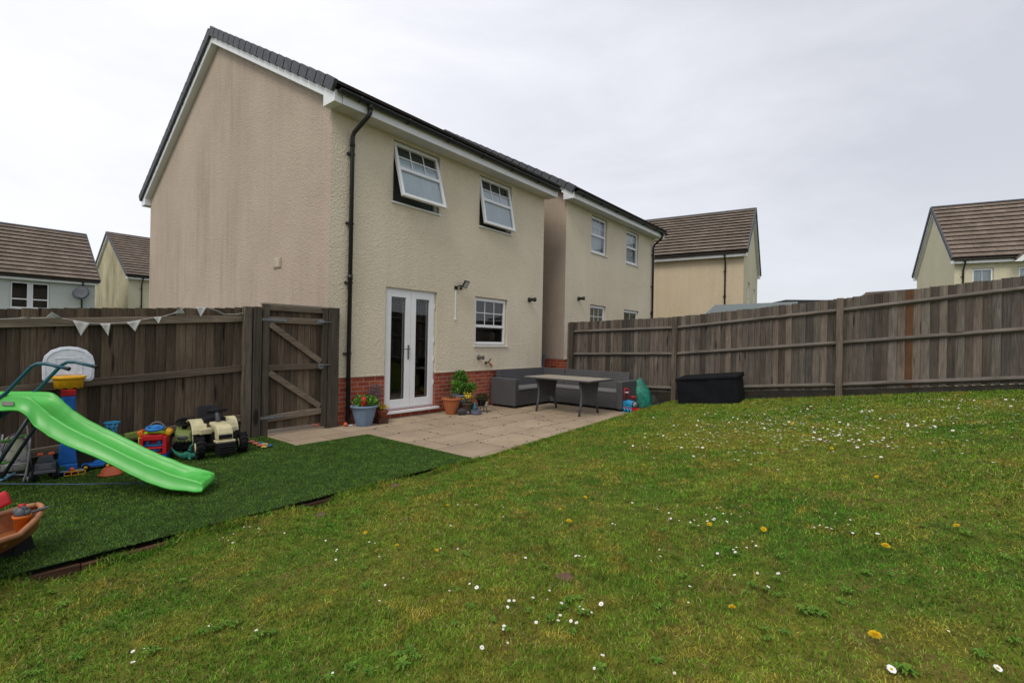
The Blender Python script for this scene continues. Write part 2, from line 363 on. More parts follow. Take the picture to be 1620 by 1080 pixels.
# artificial turf base (two sheets in one mesh: beside the fence, and up to the patio)
mb = MB()
def sheet(mb, s0, s1, t0, t1, fz, d=.1):
    a_, b_ = max(1, int((s1 - s0) / d)), max(1, int((t1 - t0) / d))
    mb.grid(lambda u, v: L(s0 + (s1 - s0) * u, t0 + (t1 - t0) * v, fz(s0 + (s1 - s0) * u, t0 + (t1 - t0) * v)), a_, b_)
def _rev(mb): mb.f = [f[::-1] for f in mb.f]; return mb
sheet(mb, -8, -.98, -.1, .98, turf_z); sheet(mb, -8, .09, .98, 3.09, turf_z); _rev(mb)
props(mb.build('artificial_turf', TURFM), kind='structure')
mb = MB(); sheet(mb, 5.5, 6.5, -1.2, 3.06, lambda s, t: .0 + .05 * math.sin(s * 9) * math.sin(t * 7) * .4 + .04 * (t > 1.5), .08); _rev(mb)
props(mb.build('soil_bed', SOIL), kind='structure')
mb = MB(); sheet(mb, 5.78, 6.8, -8, -.0, lambda s, t: -.02, 1.); sheet(mb, -1.0, .0, -10, -.1, lambda s, t: -.02, 1.)
_rev(mb); props(mb.build('side_path', plain('gravel_path', (.2, .18, .15), .95, .5, 20, bumpd=.01)), kind='structure')

# patio of buff concrete slabs
def slab_mat():
    m = MT('buff_slabs'); b_ = m.n('ShaderNodeTexBrick'); b_.offset = .5; b_.inputs['Scale'].default_value = 1; b_.inputs['Brick Width'].default_value = .86; b_.inputs['Row Height'].default_value = .60
    b_.inputs['Mortar Size'].default_value = .008; b_.inputs['Mortar Smooth'].default_value = .3
    b_.inputs['Color1'].default_value = (.41, .32, .222, 1); b_.inputs['Color2'].default_value = (.345, .268, .188, 1); b_.inputs['Mortar'].default_value = (.17, .125, .08, 1)
    wob = m.n('ShaderNodeVectorMath', operation='MULTIPLY_ADD'); nn = m.n('ShaderNodeTexNoise'); nn.inputs['Scale'].default_value = 3; m.l(m.co.outputs['Object'], nn.inputs['Vector'])
    wob.inputs[1].default_value = (.014, .014, 0); m.l(nn.outputs['Color'], wob.inputs[0]); m.l(m.co.outputs['Object'], wob.inputs[2]); m.l(wob.outputs[0], b_.inputs['Vector'])
    n1 = m.noise(1.3, 6, .68); n2 = m.noise(34, 5, .7); n3 = m.noise(5, 4, .6)
    c = m.mix(1., b_.outputs['Color'], m.ramp(n1, [(.25, .70), (.7, 1.12)]), 'MULTIPLY'); c = m.mix(1., c, m.ramp(n2, [(.25, .78), (.75, 1.12)]), 'MULTIPLY')
    c = m.mix(m.ramp(n3, [(.58, 0.), (.75, .45)]), c, (.20, .15, .10))
    m.base(c, .82, .3); m.bump(m.math('ADD', m.math('MULTIPLY', b_.outputs['Fac'], -1.5), m.math('MULTIPLY', n2, .5)), .7, .006); return m.mat
SLAB = slab_mat()
mb = MB(); mb.bx(.1, 5.55, -3.09, -.0, -.12, 0); mb.bx(-1.02, .1, -.97, .12, -.12, 0)
pt = mb.build('patio', SLAB, loc=L(0, 0, .0), rz=ANG, bevel=.006); props(pt, kind='structure')
# crumbs of moss and leaf litter lying in the joints
mb = MB()
for _ in range(300):
    row = random.randint(0, 5); t = row * .6 + random.gauss(0, .012)
    if random.random() < .45:
        s = (random.randint(0, 6) + (.5 if row % 2 else 0)) * .86 + random.gauss(0, .012); t = row * .6 + random.uniform(0, .6)
    else: s = random.choice([random.uniform(.15, 5.4), random.gauss(3.2, 1.)])
    if random.random() < .3: s += random.gauss(0, .12); t += random.gauss(0, .12)
    if not (.12 < s < 5.5 and .02 < t < 3.0): continue
    r_ = random.uniform(.005, .016); a0 = random.random() * 6
    V = [(s + r_ * 1.6 * math.cos(a0 + k * 1.26) * random.uniform(.5, 1.3), -t + r_ * math.sin(a0 + k * 1.26) * random.uniform(.5, 1.2), .002) for k in range(5)] + [(s, -t, .004 + r_ * .6)]
    mb.add(V, [(k, (k + 1) % 5, 5) for k in range(5)])
props(mb.build('leaf_litter', plain('dry_moss', (.045, .032, .018), .95, .5, 60), loc=L(0, 0, .0), rz=ANG), 'dark crumbs of moss and dry leaf in the joints of the patio slabs', 'leaf litter', kind='stuff')

# ------------------------------------------------------------------ blades of grass
def blades(name, s, t, z, length, width, mat, label, cat, lean=.55):
    n = len(s); az = rng.random(n) * 2 * np.pi; ln = np.abs(rng.normal(0, lean, n)); hd = rng.random(n) * 2 * np.pi
    bx_ = P0.x + A.x * s - B.x * t; by_ = P0.y + A.y * s - B.y * t; base = np.stack([bx_, by_, z], 1)
    up = np.stack([np.cos(az) * np.sin(ln), np.sin(az) * np.sin(ln), np.cos(ln)], 1)
    sd_ = np.stack([np.cos(hd), np.sin(hd), np.zeros(n)], 1) * (width / 2)[:, None]
    bend = np.stack([np.cos(az), np.sin(az), -np.abs(rng.normal(0, .4, n))], 1) * (length * rng.uniform(.1, .45, n))[:, None]
    mid = base + up * (length * .55)[:, None]; tip = base + up * length[:, None] + bend
    V = np.stack([base - sd_, base + sd_, mid + sd_ * .8, mid - sd_ * .8, tip], 1).reshape(-1, 3)
    me = bpy.data.meshes.new(name); me.vertices.add(5 * n); me.vertices.foreach_set('co', V.ravel().astype(np.float32))
    k = np.arange(n)[:, None] * 5
    loops = np.concatenate([k + 0, k + 1, k + 2, k + 3, k + 3, k + 2, k + 4], 1).ravel()
    me.loops.add(7 * n); me.loops.foreach_set('vertex_index', loops.astype(np.int32))
    me.polygons.add(2 * n); st_ = np.stack([np.arange(n) * 7, np.arange(n) * 7 + 4], 1).ravel(); me.polygons.foreach_set('loop_start', st_.astype(np.int32))
    me.update(calc_edges=True); at = me.attributes.new('rnd', 'FLOAT', 'FACE'); at.data.foreach_set('value', np.repeat(rng.random(n), 2).astype(np.float32))
    me.materials.append(mat); o = bpy.data.objects.new(name, me); col.objects.link(o); return props(o, label, cat, kind='stuff')
def scatter(s0, s1, t0, t1, dens, near):
    n = int((s1 - s0) * (t1 - t0) * near); s = rng.uniform(s0, s1, n); t = rng.uniform(t0, t1, n)
    x = P0.x + A.x * s - B.x * t; y = P0.y + A.y * s - B.y * t; r_ = np.hypot(x, y)
    k = (rng.random(n) < dens(r_) / near) & (y > .25) & (np.abs(x) < y * 1.35 + 1.2); return s[k], t[k], r_[k]
nmod = lambda s, t: .5 + .5 * np.sin(s * 2.1 + 1.3 * np.sin(t * 1.7)) * np.sin(t * 2.6 + 1.1 * np.sin(s * 1.9 + 2))
LZ = np.vectorize(lawn_z); TZ = np.vectorize(turf_z)
s, t, r_ = scatter(-6.2, 6.42, 3.07, 8.4, lambda r: np.clip(22000 * (1.6 / np.maximum(r, .5)) ** 1.25, 0, 22000), 22000)
nm = nmod(s, t)
ln = (.006 + .009 * rng.random(len(s)) + .010 * nm) * (1 + .25 * (rng.random(len(s)) > .95)) * (1 + .04 * r_)
edge = t < 3.2; ln[edge] *= 1.7
blades('lawn_grass', s, t, LZ(s, t) - .004, ln, .0018 + .0009 * r_, BLADE, 'short mown lawn grass with mossy yellow patches', 'grass', .85)
s1_, t1_, r1_ = scatter(-6.5, -.98, .02, 3.10, lambda r: np.clip(16000 * (3.0 / np.maximum(r, 1)) ** 1.0, 0, 16000), 16000)
s2_, t2_, r2_ = scatter(-.98, .085, .99, 3.10, lambda r: np.clip(16000 * (3.0 / np.maximum(r, 1)) ** 1.0, 0, 16000), 16000)
s = np.concatenate([s1_, s2_]); t = np.concatenate([t1_, t2_]); r_ = np.concatenate([r1_, r2_])
blades('turf_pile', s, t, TZ(s, t) - .002, .010 + .009 * rng.random(len(s)), .0014 + .0008 * r_, TBLADE, 'dense even pile of the dark green artificial turf', 'artificial turf', .45)
# longer unmown grass along the patio edge and the fence foot
s = np.concatenate([rng.uniform(-6, 5.6, 15000), rng.uniform(5.9, 6.44, 4200)]); t = np.concatenate([3.09 + np.abs(rng.normal(0, .045, 15000)), rng.uniform(3.1, 8.4, 4200)])
kp = (nmod(s * 2.3, t * 3) > .25) | (s > -.2); s = s[kp]; t = t[kp]
blades('edge_grass', s, t, LZ(s, t) - .004, .022 + .035 * rng.random(len(s)), np.full(len(s), .005), BLADE, 'longer ragged grass along the patio edge and fence foot', 'grass', .6)

# timber edging under the turf
th = thing('timber_edging', 'low brown timber edging board along the raised artificial turf', 'edging', L(0, 3.085, 0), ANG)
for i, (x0, x1) in enumerate([(-6.6, -3.42), (-3.415, -2.2), (-2.195, -1.0), (-.995, .1)]):
    mb = MB(); mb.bx(x0, x1, -.02, .02, -.26, -.022 - .006 * (i % 2), rnd=.3 + .2 * i); mb.build('board', wood_mat('edging_%d' % i, (.035, .018, .01), (.16, .08, .045), (.18, .08, .04), (1.6, 30, 30), .9) if i == 0 else bpy.data.materials['edging_0'], th, bevel=.004)

# ------------------------------------------------------------------ houses
def walled(mb, x0, x1, z0, z1, holes, y=0., reveal=.1, mi=0):
    xs = sorted({x0, x1} | {h[0] for h in holes} | {h[1] for h in holes}); zs = sorted({z0, z1} | {h[2] for h in holes} | {h[3] for h in holes})
    xs = [x for x in xs if x0 <= x <= x1]; zs = [z for z in zs if z0 <= z <= z1]
    for i in range(len(xs) - 1):
        for j in range(len(zs) - 1):
            cx_, cz_ = (xs[i] + xs[i + 1]) / 2, (zs[j] + zs[j + 1]) / 2
            if any(h[0] < cx_ < h[1] and h[2] < cz_ < h[3] for h in holes): continue
            mb.quad((xs[i], y, zs[j]), (xs[i + 1], y, zs[j]), (xs[i + 1], y, zs[j + 1]), (xs[i], y, zs[j + 1]), mi)
    for h in holes:
        a_, b_, c_, d_ = h; c_, d_ = max(c_, z0), min(d_, z1)
        if d_ <= c_: continue
        y2 = y + reveal
        mb.quad((a_, y, c_), (a_, y, d_), (a_, y2, d_), (a_, y2, c_), mi); mb.quad((b_, y, c_), (b_, y2, c_), (b_, y2, d_), (b_, y, d_), mi)
        if d_ < z1: mb.quad((a_, y, d_), (b_, y, d_), (b_, y2, d_), (a_, y2, d_), mi)
        if c_ > z0: mb.quad((a_, y, c_), (a_, y2, c_), (b_, y2, c_), (b_, y, c_), mi)

def window(par, x0, x1, z0, z1, tilt=0., split=.5, cols=3, rows=2, kind='net', M0=None, low_detail=False, name='window', label=None):
    M0 = M0 or Matrix.Identity(4); yf = .075
    fr = MB(); b_ = .045
    for q_ in ((x0, x0 + b_, z0, z1), (x1 - b_, x1, z0, z1), (x0 + b_, x1 - b_, z0, z0 + b_), (x0 + b_, x1 - b_, z1 - b_, z1)): fr.bx(q_[0], q_[1], yf, yf + .065, q_[2], q_[3], M=M0)
    w_ = fr.build(name, UPVC, par, bevel=.004)
    if label: w_['label'] = label
    sl = MB(); sl.bx(x0 - .03, x1 + .03, -.035, yf, z0 - .028, z0 - .002, M=M0); sl.build('sill', UPVC, w_, bevel=.004)
    a_, b2, c_, d_ = x0 + .028, x1 - .028, z0 + .028, z1 - .028
    T = M0 @ Matrix.Translation((0, yf, d_)) @ Matrix.Rotation(-tilt, 4, 'X') @ Matrix.Translation((0, 0, -d_))
    sf = MB(); k = .055; zm = c_ + (d_ - c_) * split
    for q_ in ((a_, a_ + k, c_, d_), (b2 - k, b2, c_, d_), (a_ + k, b2 - k, c_, c_ + k), (a_ + k, b2 - k, d_ - k, d_), (a_ + k, b2 - k, zm - .03, zm + .03)): sf.bx(q_[0], q_[1], -.03, .025, q_[2], q_[3], M=T)
    for i in range(1, cols):
        x = a_ + k + (b2 - a_ - 2 * k) * i / cols; sf.bx(x - .009, x + .009, -.006, .006, zm + .03, d_ - k, M=T)
    for j in range(1, rows):
        z = zm + .03 + (d_ - k - zm - .03) * j / rows; sf.bx(a_ + k, b2 - k, -.008, .004, z - .009, z + .009, M=T)
    sf.build('sash', UPVC, w_, bevel=.003)
    g = MB(); g.add([(a_ + k, .0, c_ + k), (b2 - k, 0, c_ + k), (b2 - k, 0, zm - .03), (a_ + k, 0, zm - .03)], [(0, 1, 2, 3)], M=T)
    g.add([(a_ + k, .0, zm + .03), (b2 - k, 0, zm + .03), (b2 - k, 0, d_ - k), (a_ + k, 0, d_ - k)], [(0, 1, 2, 3)], M=T); g.build('glass', GLASS, w_)
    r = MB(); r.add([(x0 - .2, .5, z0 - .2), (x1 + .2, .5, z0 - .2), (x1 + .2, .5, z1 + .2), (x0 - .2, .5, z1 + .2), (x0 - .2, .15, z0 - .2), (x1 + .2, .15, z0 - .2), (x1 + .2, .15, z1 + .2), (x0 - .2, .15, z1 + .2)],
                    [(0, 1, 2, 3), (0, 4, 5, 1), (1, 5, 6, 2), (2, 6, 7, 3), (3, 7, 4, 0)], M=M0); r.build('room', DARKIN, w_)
    if kind in ('net', 'tilted'):
        cu = MB(); h = z0 + (z1 - z0) * (.78 if kind == 'tilted' else .97)
        TT = T if kind == 'tilted' else M0; yy = .03 if kind == 'tilted' else .17
        ax, bx_ = (a_ + k, b2 - k) if kind == 'tilted' else (x0, x1)
        cu.add([(ax, yy, c_ + k if kind == 'tilted' else z0), (bx_, yy, c_ + k if kind == 'tilted' else z0), (bx_, yy, h), (ax, yy, h)], [(0, 1, 2, 3)], M=TT); cu.build('privacy_film' if kind == 'tilted' else 'net_curtain', CURT, w_)
    if kind == 'tilted':
        cu = MB(); cu.add([(x0, .15, z0), (x1, .15, z0), (x1, .15, z1), (x0, .15, z1)], [(0, 1, 2, 3)], M=M0); cu.build('blind', BLIND, w_)
    return w_

def slope_courses(mb, W, x0, x1, yE, zE, yR, zR, gauge=.37, step=.022):
    d = math.hypot(yR - yE, zR - zE); n = max(1, round(d / gauge)); ux, uz = (yR - yE) / d, (zR - zE) / d; nx, nz_ = -uz * (1 if yR > yE else -1), abs(ux)
    nx = -uz if yR > yE else uz
    sgn = 1 if yR > yE else -1
    for i in range(n):
        a_, b_ = d * i / n, d * (i + 1) / n
        N_ = (-sgn * abs(uz), abs(ux)); pt = lambda q_, hgt: (yE + ux * q_ + N_[0] * hgt, zE + uz * q_ + N_[1] * hgt)
        P = [pt(b_ + .0, .004), pt(a_ - .03, step + .022), pt(a_ - .03, step + .002), pt(a_ + .03, step - .002), pt(a_ + .03, 0)]
        if i == 0: P = [P[0], pt(a_, step + .022), pt(a_, 0)]
        u_ = .3 * i
        for k in range(len(P) - 1):
            v0, v1 = (u_ + .29, u_ + .01) if k == 0 else (u_ + .12, u_ + .14)
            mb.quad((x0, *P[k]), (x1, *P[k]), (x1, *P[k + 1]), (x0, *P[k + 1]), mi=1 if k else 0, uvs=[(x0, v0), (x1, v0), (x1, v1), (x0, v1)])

def house(name, label, W, D, zE, tan, loc, rz, rear, side, tile, front_holes=(), z0=-.8, plinth=None, dps=(), ov=.30, vg=.16, verge_tiles=True, gable_holes=(), detail=True, cat='house', x_lo=0.):
    h = thing(name, label, cat, loc, rz)
    zb = plinth if plinth is not None else z0
    wf = MB(); walled(wf, x_lo, W, zb, zE, list(front_holes)); wf.build('rear_wall', rear, h)
    ym = D / 2; up = .168 + (ov - .30) * tan; zr = zE + up + tan * ym
    ws = MB()
    for x, flip in ((x_lo, False), (W, True)):
        hs = [g for g in gable_holes if (g[4] == 1) == flip]
        if hs:
            mbt = MB(); walled(mbt, 0, D, zb, zE, [g[:4] for g in hs]); Mx = Matrix.Translation((x, 0, 0)) @ Matrix.Rotation(R(90), 4, 'Z')
            ws.add([Mx @ Vector(v) for v in mbt.v], mbt.f)
            ws.add([(x, 0, zE), (x, D, zE), (x, D, zE + up), (x, ym, zr), (x, 0, zE + up)], [(0, 1, 2, 3, 4)])
        else: ws.add([(x, 0, zb), (x, D, zb), (x, D, zE + up), (x, ym, zr), (x, 0, zE + up)], [(0, 1, 2, 3, 4) if flip else (4, 3, 2, 1, 0)])
    ws.add([(x_lo, D, zb), (W, D, zb), (W, D, zE), (x_lo, D, zE)], [(3, 2, 1, 0)]); ws.build('side_wall', side, h)
    if plinth is not None:
        pl = MB(); walled(pl, x_lo + .006, W - .006, z0, plinth, list(front_holes), y=.006); 
        for x, s_ in ((x_lo + .006, 0), (W - .006, 1)): pl.add([(x, .006, z0), (x, D, z0), (x, D, plinth), (x, .006, plinth)], [(0, 1, 2, 3) if s_ else (3, 2, 1, 0)])
        pl.build('brick_plinth', BRICK, h)
        bc = MB(); cuts = sorted(q_[:2] for q_ in front_holes if q_[2] < plinth < q_[3]); xa = x_lo - .012
        for c0, c1 in cuts + [(W + .012, 0)]: bc.bx(xa, c0, -.014, .004, plinth - .004, plinth + .012); xa = c1
        bc.build('render_bead', rear, h)
    zt = zE + .24; yo = -ov - .05                                  # top of the tiles at the eave
    zR = zt + tan * (ym - yo)
    rf = MB(); sp_ = .022 if detail else .05; slope_courses(rf, W, x_lo - vg, W + vg, yo, zt, ym, zR, step=sp_); slope_courses(rf, W, x_lo - vg, W + vg, D - yo, zt, ym, zR, step=sp_)
    th_ = .07
    for x in (x_lo - vg, W + vg): rf.add([(x, yo, zt), (x, ym, zR), (x, D - yo, zt), (x, D - yo, zt - th_), (x, ym, zR - th_), (x, yo, zt - th_)], [(0, 1, 4, 5), (1, 2, 3, 4)])
    rf.quad((x_lo - vg, yo, zt - th_), (W + vg, yo, zt - th_), (W + vg, ym, zR - th_), (x_lo - vg, ym, zR - th_)); rf.quad((x_lo - vg, D - yo, zt - th_), (x_lo - vg, ym, zR - th_), (W + vg, ym, zR - th_), (W + vg, D - yo, zt - th_))
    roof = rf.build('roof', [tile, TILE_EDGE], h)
    rd = MB(); nR = max(2, int((W - x_lo + 2 * vg) / .45))
    for i in range(nR):
        xa, xb = x_lo - vg + (W - x_lo + 2 * vg) * i / nR, x_lo - vg + (W - x_lo + 2 * vg) * (i + 1) / nR - .008
        prof = [(math.cos(a) * .13, math.sin(a) * .085 - .03) for a in [math.pi * k / 6 for k in range(7)]]
        rd.add([(xa, ym + p[0], zR + p[1]) for p in prof] + [(xb, ym + p[0], zR + p[1]) for p in prof], [(k, k + 1, k + 8, k + 7) for k in range(6)] + [(6, 5, 4, 3, 2, 1, 0), (7, 8, 9, 10, 11, 12, 13)], smooth=False)
    rd.build('ridge_tiles', SLATE, roof)
    if verge_tiles:
        d = math.hypot(ym - yo, zR - zt); n = round(d / .3); ang = math.atan2(zR - zt, ym - yo)
        for x in (x_lo - vg, W + vg):
            vt = MB()
            for side_ in (0, 1):
                for i in range(n):
                    cc = d * (i + .5) / n; y = yo + math.cos(ang) * cc; z = zt + math.sin(ang) * cc - .04
                    a_ = ang
                    if side_: y = D - y; a_ = -ang
                    vt.box((x, y, z), (.06, d / n - .026, .185), rot=(a_ + (.05 if not side_ else -.05), 0, 0))
            vt.build('verge_tiles', SLATE, roof, bevel=.005 if detail else 0)
    bb = MB()                                                       # barge boards, box ends, fascia and soffit
    for x in (x_lo - vg + .035, W + vg - .035):
        bb = MB()
        for s_ in (0, 1):
            ya, yb = (yo + .06, ym) if not s_ else (D - yo - .06, ym); za = zt - .125 + tan * .06; zc = zR - .125
            hh = .15; V = [(x - .012, ya, za), (x - .012, yb, zc), (x - .012, yb, zc - hh), (x - .012, ya, za - hh)]; V += [(x + .012, p[1], p[2]) for p in V]
            bb.add(V, [(0, 1, 2, 3), (7, 6, 5, 4), (0, 4, 5, 1), (3, 2, 6, 7), (0, 3, 7, 4)])
        xo = x - .013 if x < W / 2 else x + .013; xi = x_lo + .0 if x < W / 2 else W
        for s_ in (0, 1):
            ys = (-ov, .02) if not s_ else (D - .02, D + ov); bb.bx(min(xo, xi), max(xo, xi), ys[0], ys[1], zE - .012, zE + .17)
        for s_ in (0, 1):                                           # raking soffit under the verge
            ya = 0 if not s_ else D; yb = ym; zz = zE + up
            V = [(x, ya, zz), (x, yb, zz + tan * ym), (xi, yb, zz + tan * ym), (xi, ya, zz)]; V += [(p[0], p[1], p[2] - .02) for p in V]
            bb.add(V, [(0, 1, 2, 3), (7, 6, 5, 4), (0, 4, 5, 1), (1, 5, 6, 2), (3, 2, 6, 7)])
        bb.build('barge_boards', UPVC, h, bevel=.003 if detail else 0)
    for ys in ((-ov, .0), (D, D + ov)): so = MB(); so.bx(x_lo + .001, W - .001, ys[0], ys[1], zE - .012, zE + .006); so.build('soffit', SOFFIT, h)
    fa = MB(); fa.bx(x_lo, W, -ov - .018, -ov - .001, zE - .02, zE + .17); fa.build('fascia', UPVC, h, bevel=.002)
    gu = MB(); ns = 9; r_ = .056; yc = -ov - .018 - r_ - .003; zc = zE + .16
    xa, xb = x_lo - vg + .06, W + vg - .03
    P = [(yc + math.cos(a) * r_, zc + math.sin(a) * r_ * 1.05) for a in [math.pi + math.pi * k / ns for k in range(ns + 1)]]; Pi = [(yc + (p[0] - yc) * .93, zc + (p[1] - zc) * .93) for p in P]
    V = [(xa, *p) for p in P] + [(xb, *p) for p in P] + [(xa, *p) for p in Pi] + [(xb, *p) for p in Pi]; n_ = ns + 1
    F = [(k, k + 1, k + 1 + n_, k + n_) for k in range(ns)] + [(2 * n_ + k + n_, 2 * n_ + k + 1 + n_, 2 * n_ + k + 1, 2 * n_ + k) for k in range(ns)] + [(0, n_, 3 * n_, 2 * n_), (ns, 2 * n_ + ns, 3 * n_ + ns, n_ + ns), tuple(range(n_)), tuple(range(2 * n_ - 1, n_ - 1, -1))]
    gu.add(V, F, smooth=False)
    gt = gu.build('gutter', BLACKP, h)
    br = MB(); x = xa + .35
    while x < xb: br = MB(); br.tube([(x, yc + math.cos(a) * (r_ + .007), zc + math.sin(a) * (r_ + .008)) for a in [math.pi * (1 + k / 8) for k in range(9)]], .012, 6); br.build('bracket', BLACKP, gt); x += .95 if detail else 2.4
    for x, jog in dps:
        dpp = MB(); yw = -.055; x2 = x + jog
        dpp.tube([(x2, yc, zc - .04), (x2, yc, zc - .17), (x2 - jog * .2, yc + .04, zc - .23), (x + jog * .1, yw - .03, zc - .43), (x, yw, zc - .50), (x, yw, .02 if plinth else z0)], .035, 12); dpp.cyl((x2, yc, zc - .02), (x2, yc, zc - .12), .043, 12)
        dpp.cyl((x, yw, zc - .60), (x, yw, zc - .66), .042, 12); dpp.cyl((x, yw, 2.35), (x, yw, 2.43), .042, 12)
        d_ = dpp.build('downpipe', BLACKP, h); ck = MB()
        for z in (zc - .78, zc - 1.9, 3.0 - .7, 1.15): ck = MB(); ck.bx(x - .075, x + .05, -.06, -.0, z - .012, z + .018); ck.build('clip', BLACKP, d_)
    return h, zR, ym

# main house
DOOR = (1.08, 2.27, .13, 2.32); KW = (3.34, 4.41, 1.30, 2.34); U1 = (1.19, 2.28, 3.83, 4.93); U2 = (3.42, 4.49, 3.84, 4.93)
H1, _, _ = house('house', 'large cream rendered house with a red brick plinth beside the patio', 5.78, 9.32, 5.0, .55, L(0, 0, 0), ANG, RENDER, RENDER_SIDE, TILE_DARK, [DOOR, KW, U1, U2], plinth=.77, dps=[(.34, .1)])
window(H1, *U1, tilt=R(16.5), split=.52, kind='tilted', label='white window tilted wide open at the bottom'); window(H1, *U2, tilt=R(11.5), split=.52, kind='tilted', label='white window tilted slightly open at the bottom')
kw = window(H1, *KW, split=.40, kind='none')
# something on the kitchen sill
mb = MB(); mb.lathe([(.04, 0), (.055, .1), (.06, .1)], (4.1, .17, 1.36)); mb.sph((4.1, .17, 1.52), (.06, .05, .08), 10, noise=.3); mb.build('sill_plant', plain('dim_plant', (.10, .09, .03), .8), kw)
# french doors
x0, x1, z0_, z1_ = DOOR; yf = .06
fr = MB()
for q_ in ((x0, x0 + .055, z0_, z1_), (x1 - .055, x1, z0_, z1_), (x0 + .055, x1 - .055, z1_ - .06, z1_), (x0 + .055, x1 - .055, z0_, z0_ + .05)): fr.bx(q_[0], q_[1], yf, yf + .07, q_[2], q_[3])
dfm = fr.build('patio_door', UPVC, H1, bevel=.004)
sl = MB(); sl.bx(x0 - .035, x1 + .05, -.075, yf + .01, z0_ - .045, z0_ - .002); sl.build('sill', UPVC, dfm, bevel=.005)
xm = (x0 + x1) / 2
for a_, b_ in ((x0 + .04, xm - .003), (xm + .003, x1 - .04)):
    k = .115; lf = MB()
    for q_ in ((a_, a_ + k, z0_ + .035, z1_ - .045), (b_ - k, b_, z0_ + .035, z1_ - .045), (a_ + k, b_ - k, z0_ + .035, z0_ + .19), (a_ + k, b_ - k, z1_ - .16, z1_ - .045)): lf.bx(q_[0], q_[1], yf - .018, yf + .04, q_[2], q_[3])
    lf.bx(b_ - k - .035, b_ - k - .02, yf + .035, yf + .045, z0_ + .2, z1_ - .2)
    lf.build('door_leaf', UPVC, dfm, bevel=.004)
    g = MB(); g.add([(a_ + k, yf + .01, z0_ + .19), (b_ - k, yf + .01, z0_ + .19), (b_ - k, yf + .01, z1_ - .16), (a_ + k, yf + .01, z1_ - .16)], [(0, 1, 2, 3)]); g.build('glass', GLASS, dfm)
    ld = MB(); zt = z1_ - .30; gx0, gx1 = a_ + k, b_ - k; gm = (gx0 + gx1) / 2; y = yf + .006
    ld.beam((gx0, y, zt), (gx1, y, zt), .006, .004); ld.beam((gx1 - .04, y, zt), (gx1 - .04, y, z0_ + .22), .006, .004, up=(1, 0, 0)); ld.beam((gx0, y, z0_ + .225), (gx1 - .04, y, z0_ + .225), .006, .004)
    ld.tube([(gx0 + .02 + (gx1 - gx0 - .04) * u, y, zt + .02 + .09 * abs(2 * u - 1) ** 2) for u in [i / 10 for i in range(11)]], .004, 5); ld.tube([(gm + .03 * math.cos(a), y, zt + .08 + .035 * math.sin(a)) for a in [i * .7 for i in range(10)]], .003, 5)
    ld.build('leaded_strip', METAL, dfm)
hd = MB(); hx = xm - .05; hd.bx(hx - .016, hx + .016, yf - .03, yf - .018, 1.04, 1.30); hd.tube([(hx, yf - .03, 1.23), (hx, yf - .07, 1.23), (hx - .13, yf - .07, 1.225)], .009, 8); hd.cyl((hx, yf - .032, 1.09), (hx, yf - .022, 1.09), .012); hd.build('handle', METAL, dfm)
for z in (.55, 1.0, 1.35, 2.0): hg = MB(); hg.bx(x1 - .045, x1 - .022, yf - .03, yf, z, z + .09); hg.build('hinge', UPVC, dfm)
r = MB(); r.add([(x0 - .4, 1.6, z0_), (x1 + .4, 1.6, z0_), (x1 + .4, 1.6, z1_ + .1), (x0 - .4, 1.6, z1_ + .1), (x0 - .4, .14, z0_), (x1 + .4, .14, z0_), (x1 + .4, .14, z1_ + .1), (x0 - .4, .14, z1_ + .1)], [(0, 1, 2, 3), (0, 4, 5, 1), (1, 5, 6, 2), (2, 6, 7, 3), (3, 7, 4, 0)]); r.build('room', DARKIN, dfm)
vb = MB()
for i in range(9): vb.box((xm + .1 + .055 * i, .35, 1.3), (.05, .003, 1.9), rot=(0, 0, .9))
vb.build('vertical_blind', plain('dim_blind', (.06, .065, .06), .8), dfm)
# wall fittings
mb = MB(); mb.bx(-.02, .0, 1.58, 1.86, 2.64, 2.82); mb.bx(-.028, -.02, 1.6, 1.84, 2.66, 2.80); mb.build('air_vent', plain('cream_vent', (.5, .42, .3), .5), H1, bevel=.004)
mb = MB(); mb.lathe([(.055, 0), (.06, .02), (.045, .05), (.035, .12), (.05, .15), (.052, .19)], n=16, M=Matrix.Translation((5.22, 0, 2.41)) @ Matrix.Rotation(R(90), 4, 'X')); mb.build('boiler_flue', BLACKP, H1)
mb = MB(); mb.lathe([(.05, 0), (.05, .03), (.03, .06), (.03, .11), (.045, .12), (.045, .14)], n=14, M=Matrix.Translation((3.47, 0, 1.05)) @ Matrix.Rotation(R(90), 4, 'X')); mb.build('overflow_outlet', plain('grey_fitting', (.12, .11, .10), .6), H1)
tp = MB(); tp.cyl((3.72, 0, .94), (3.72, -.09, .94), .013); tp.tube([(3.72, -.08, .94), (3.72, -.11, .92), (3.72, -.11, .87)], .012); tp.beam((3.72, -.07, .95), (3.78, -.09, 1.03), .012, .03); tp.box((3.69, -.02, .93), (.05, .03, .05))
tpo = tp.build('outdoor_tap', plain('dull_brass', (.07, .04, .02), .5), H1, bevel=.002); hc = MB(); hc.cyl((3.78, -.10, .93), (3.78, -.10, .86), .024); hc.cyl((3.78, -.10, .86), (3.78, -.10, .82), .014); hc.build('hose_connector', plain('faded_orange', (.55, .22, .10), .5), tpo)
fl = thing('floodlight', 'small black security floodlight on the cream wall above the patio', 'floodlight', L(2.76, 0, 2.45), ANG)
mb = MB(); Mx = Matrix.Translation((.17, -.12, .09)) @ Euler((R(28), 0, R(18))).to_matrix().to_4x4(); mb.box((0, 0, 0), (.20, .03, .15), M=Mx); hd_ = mb.build('lamp_head', BLACKP, fl, bevel=.004)
mb = MB(); mb.box((0, -.017, 0), (.165, .006, .115), M=Mx); mb.build('lens', plain('pale_lens', (.45, .46, .44), .3), hd_)
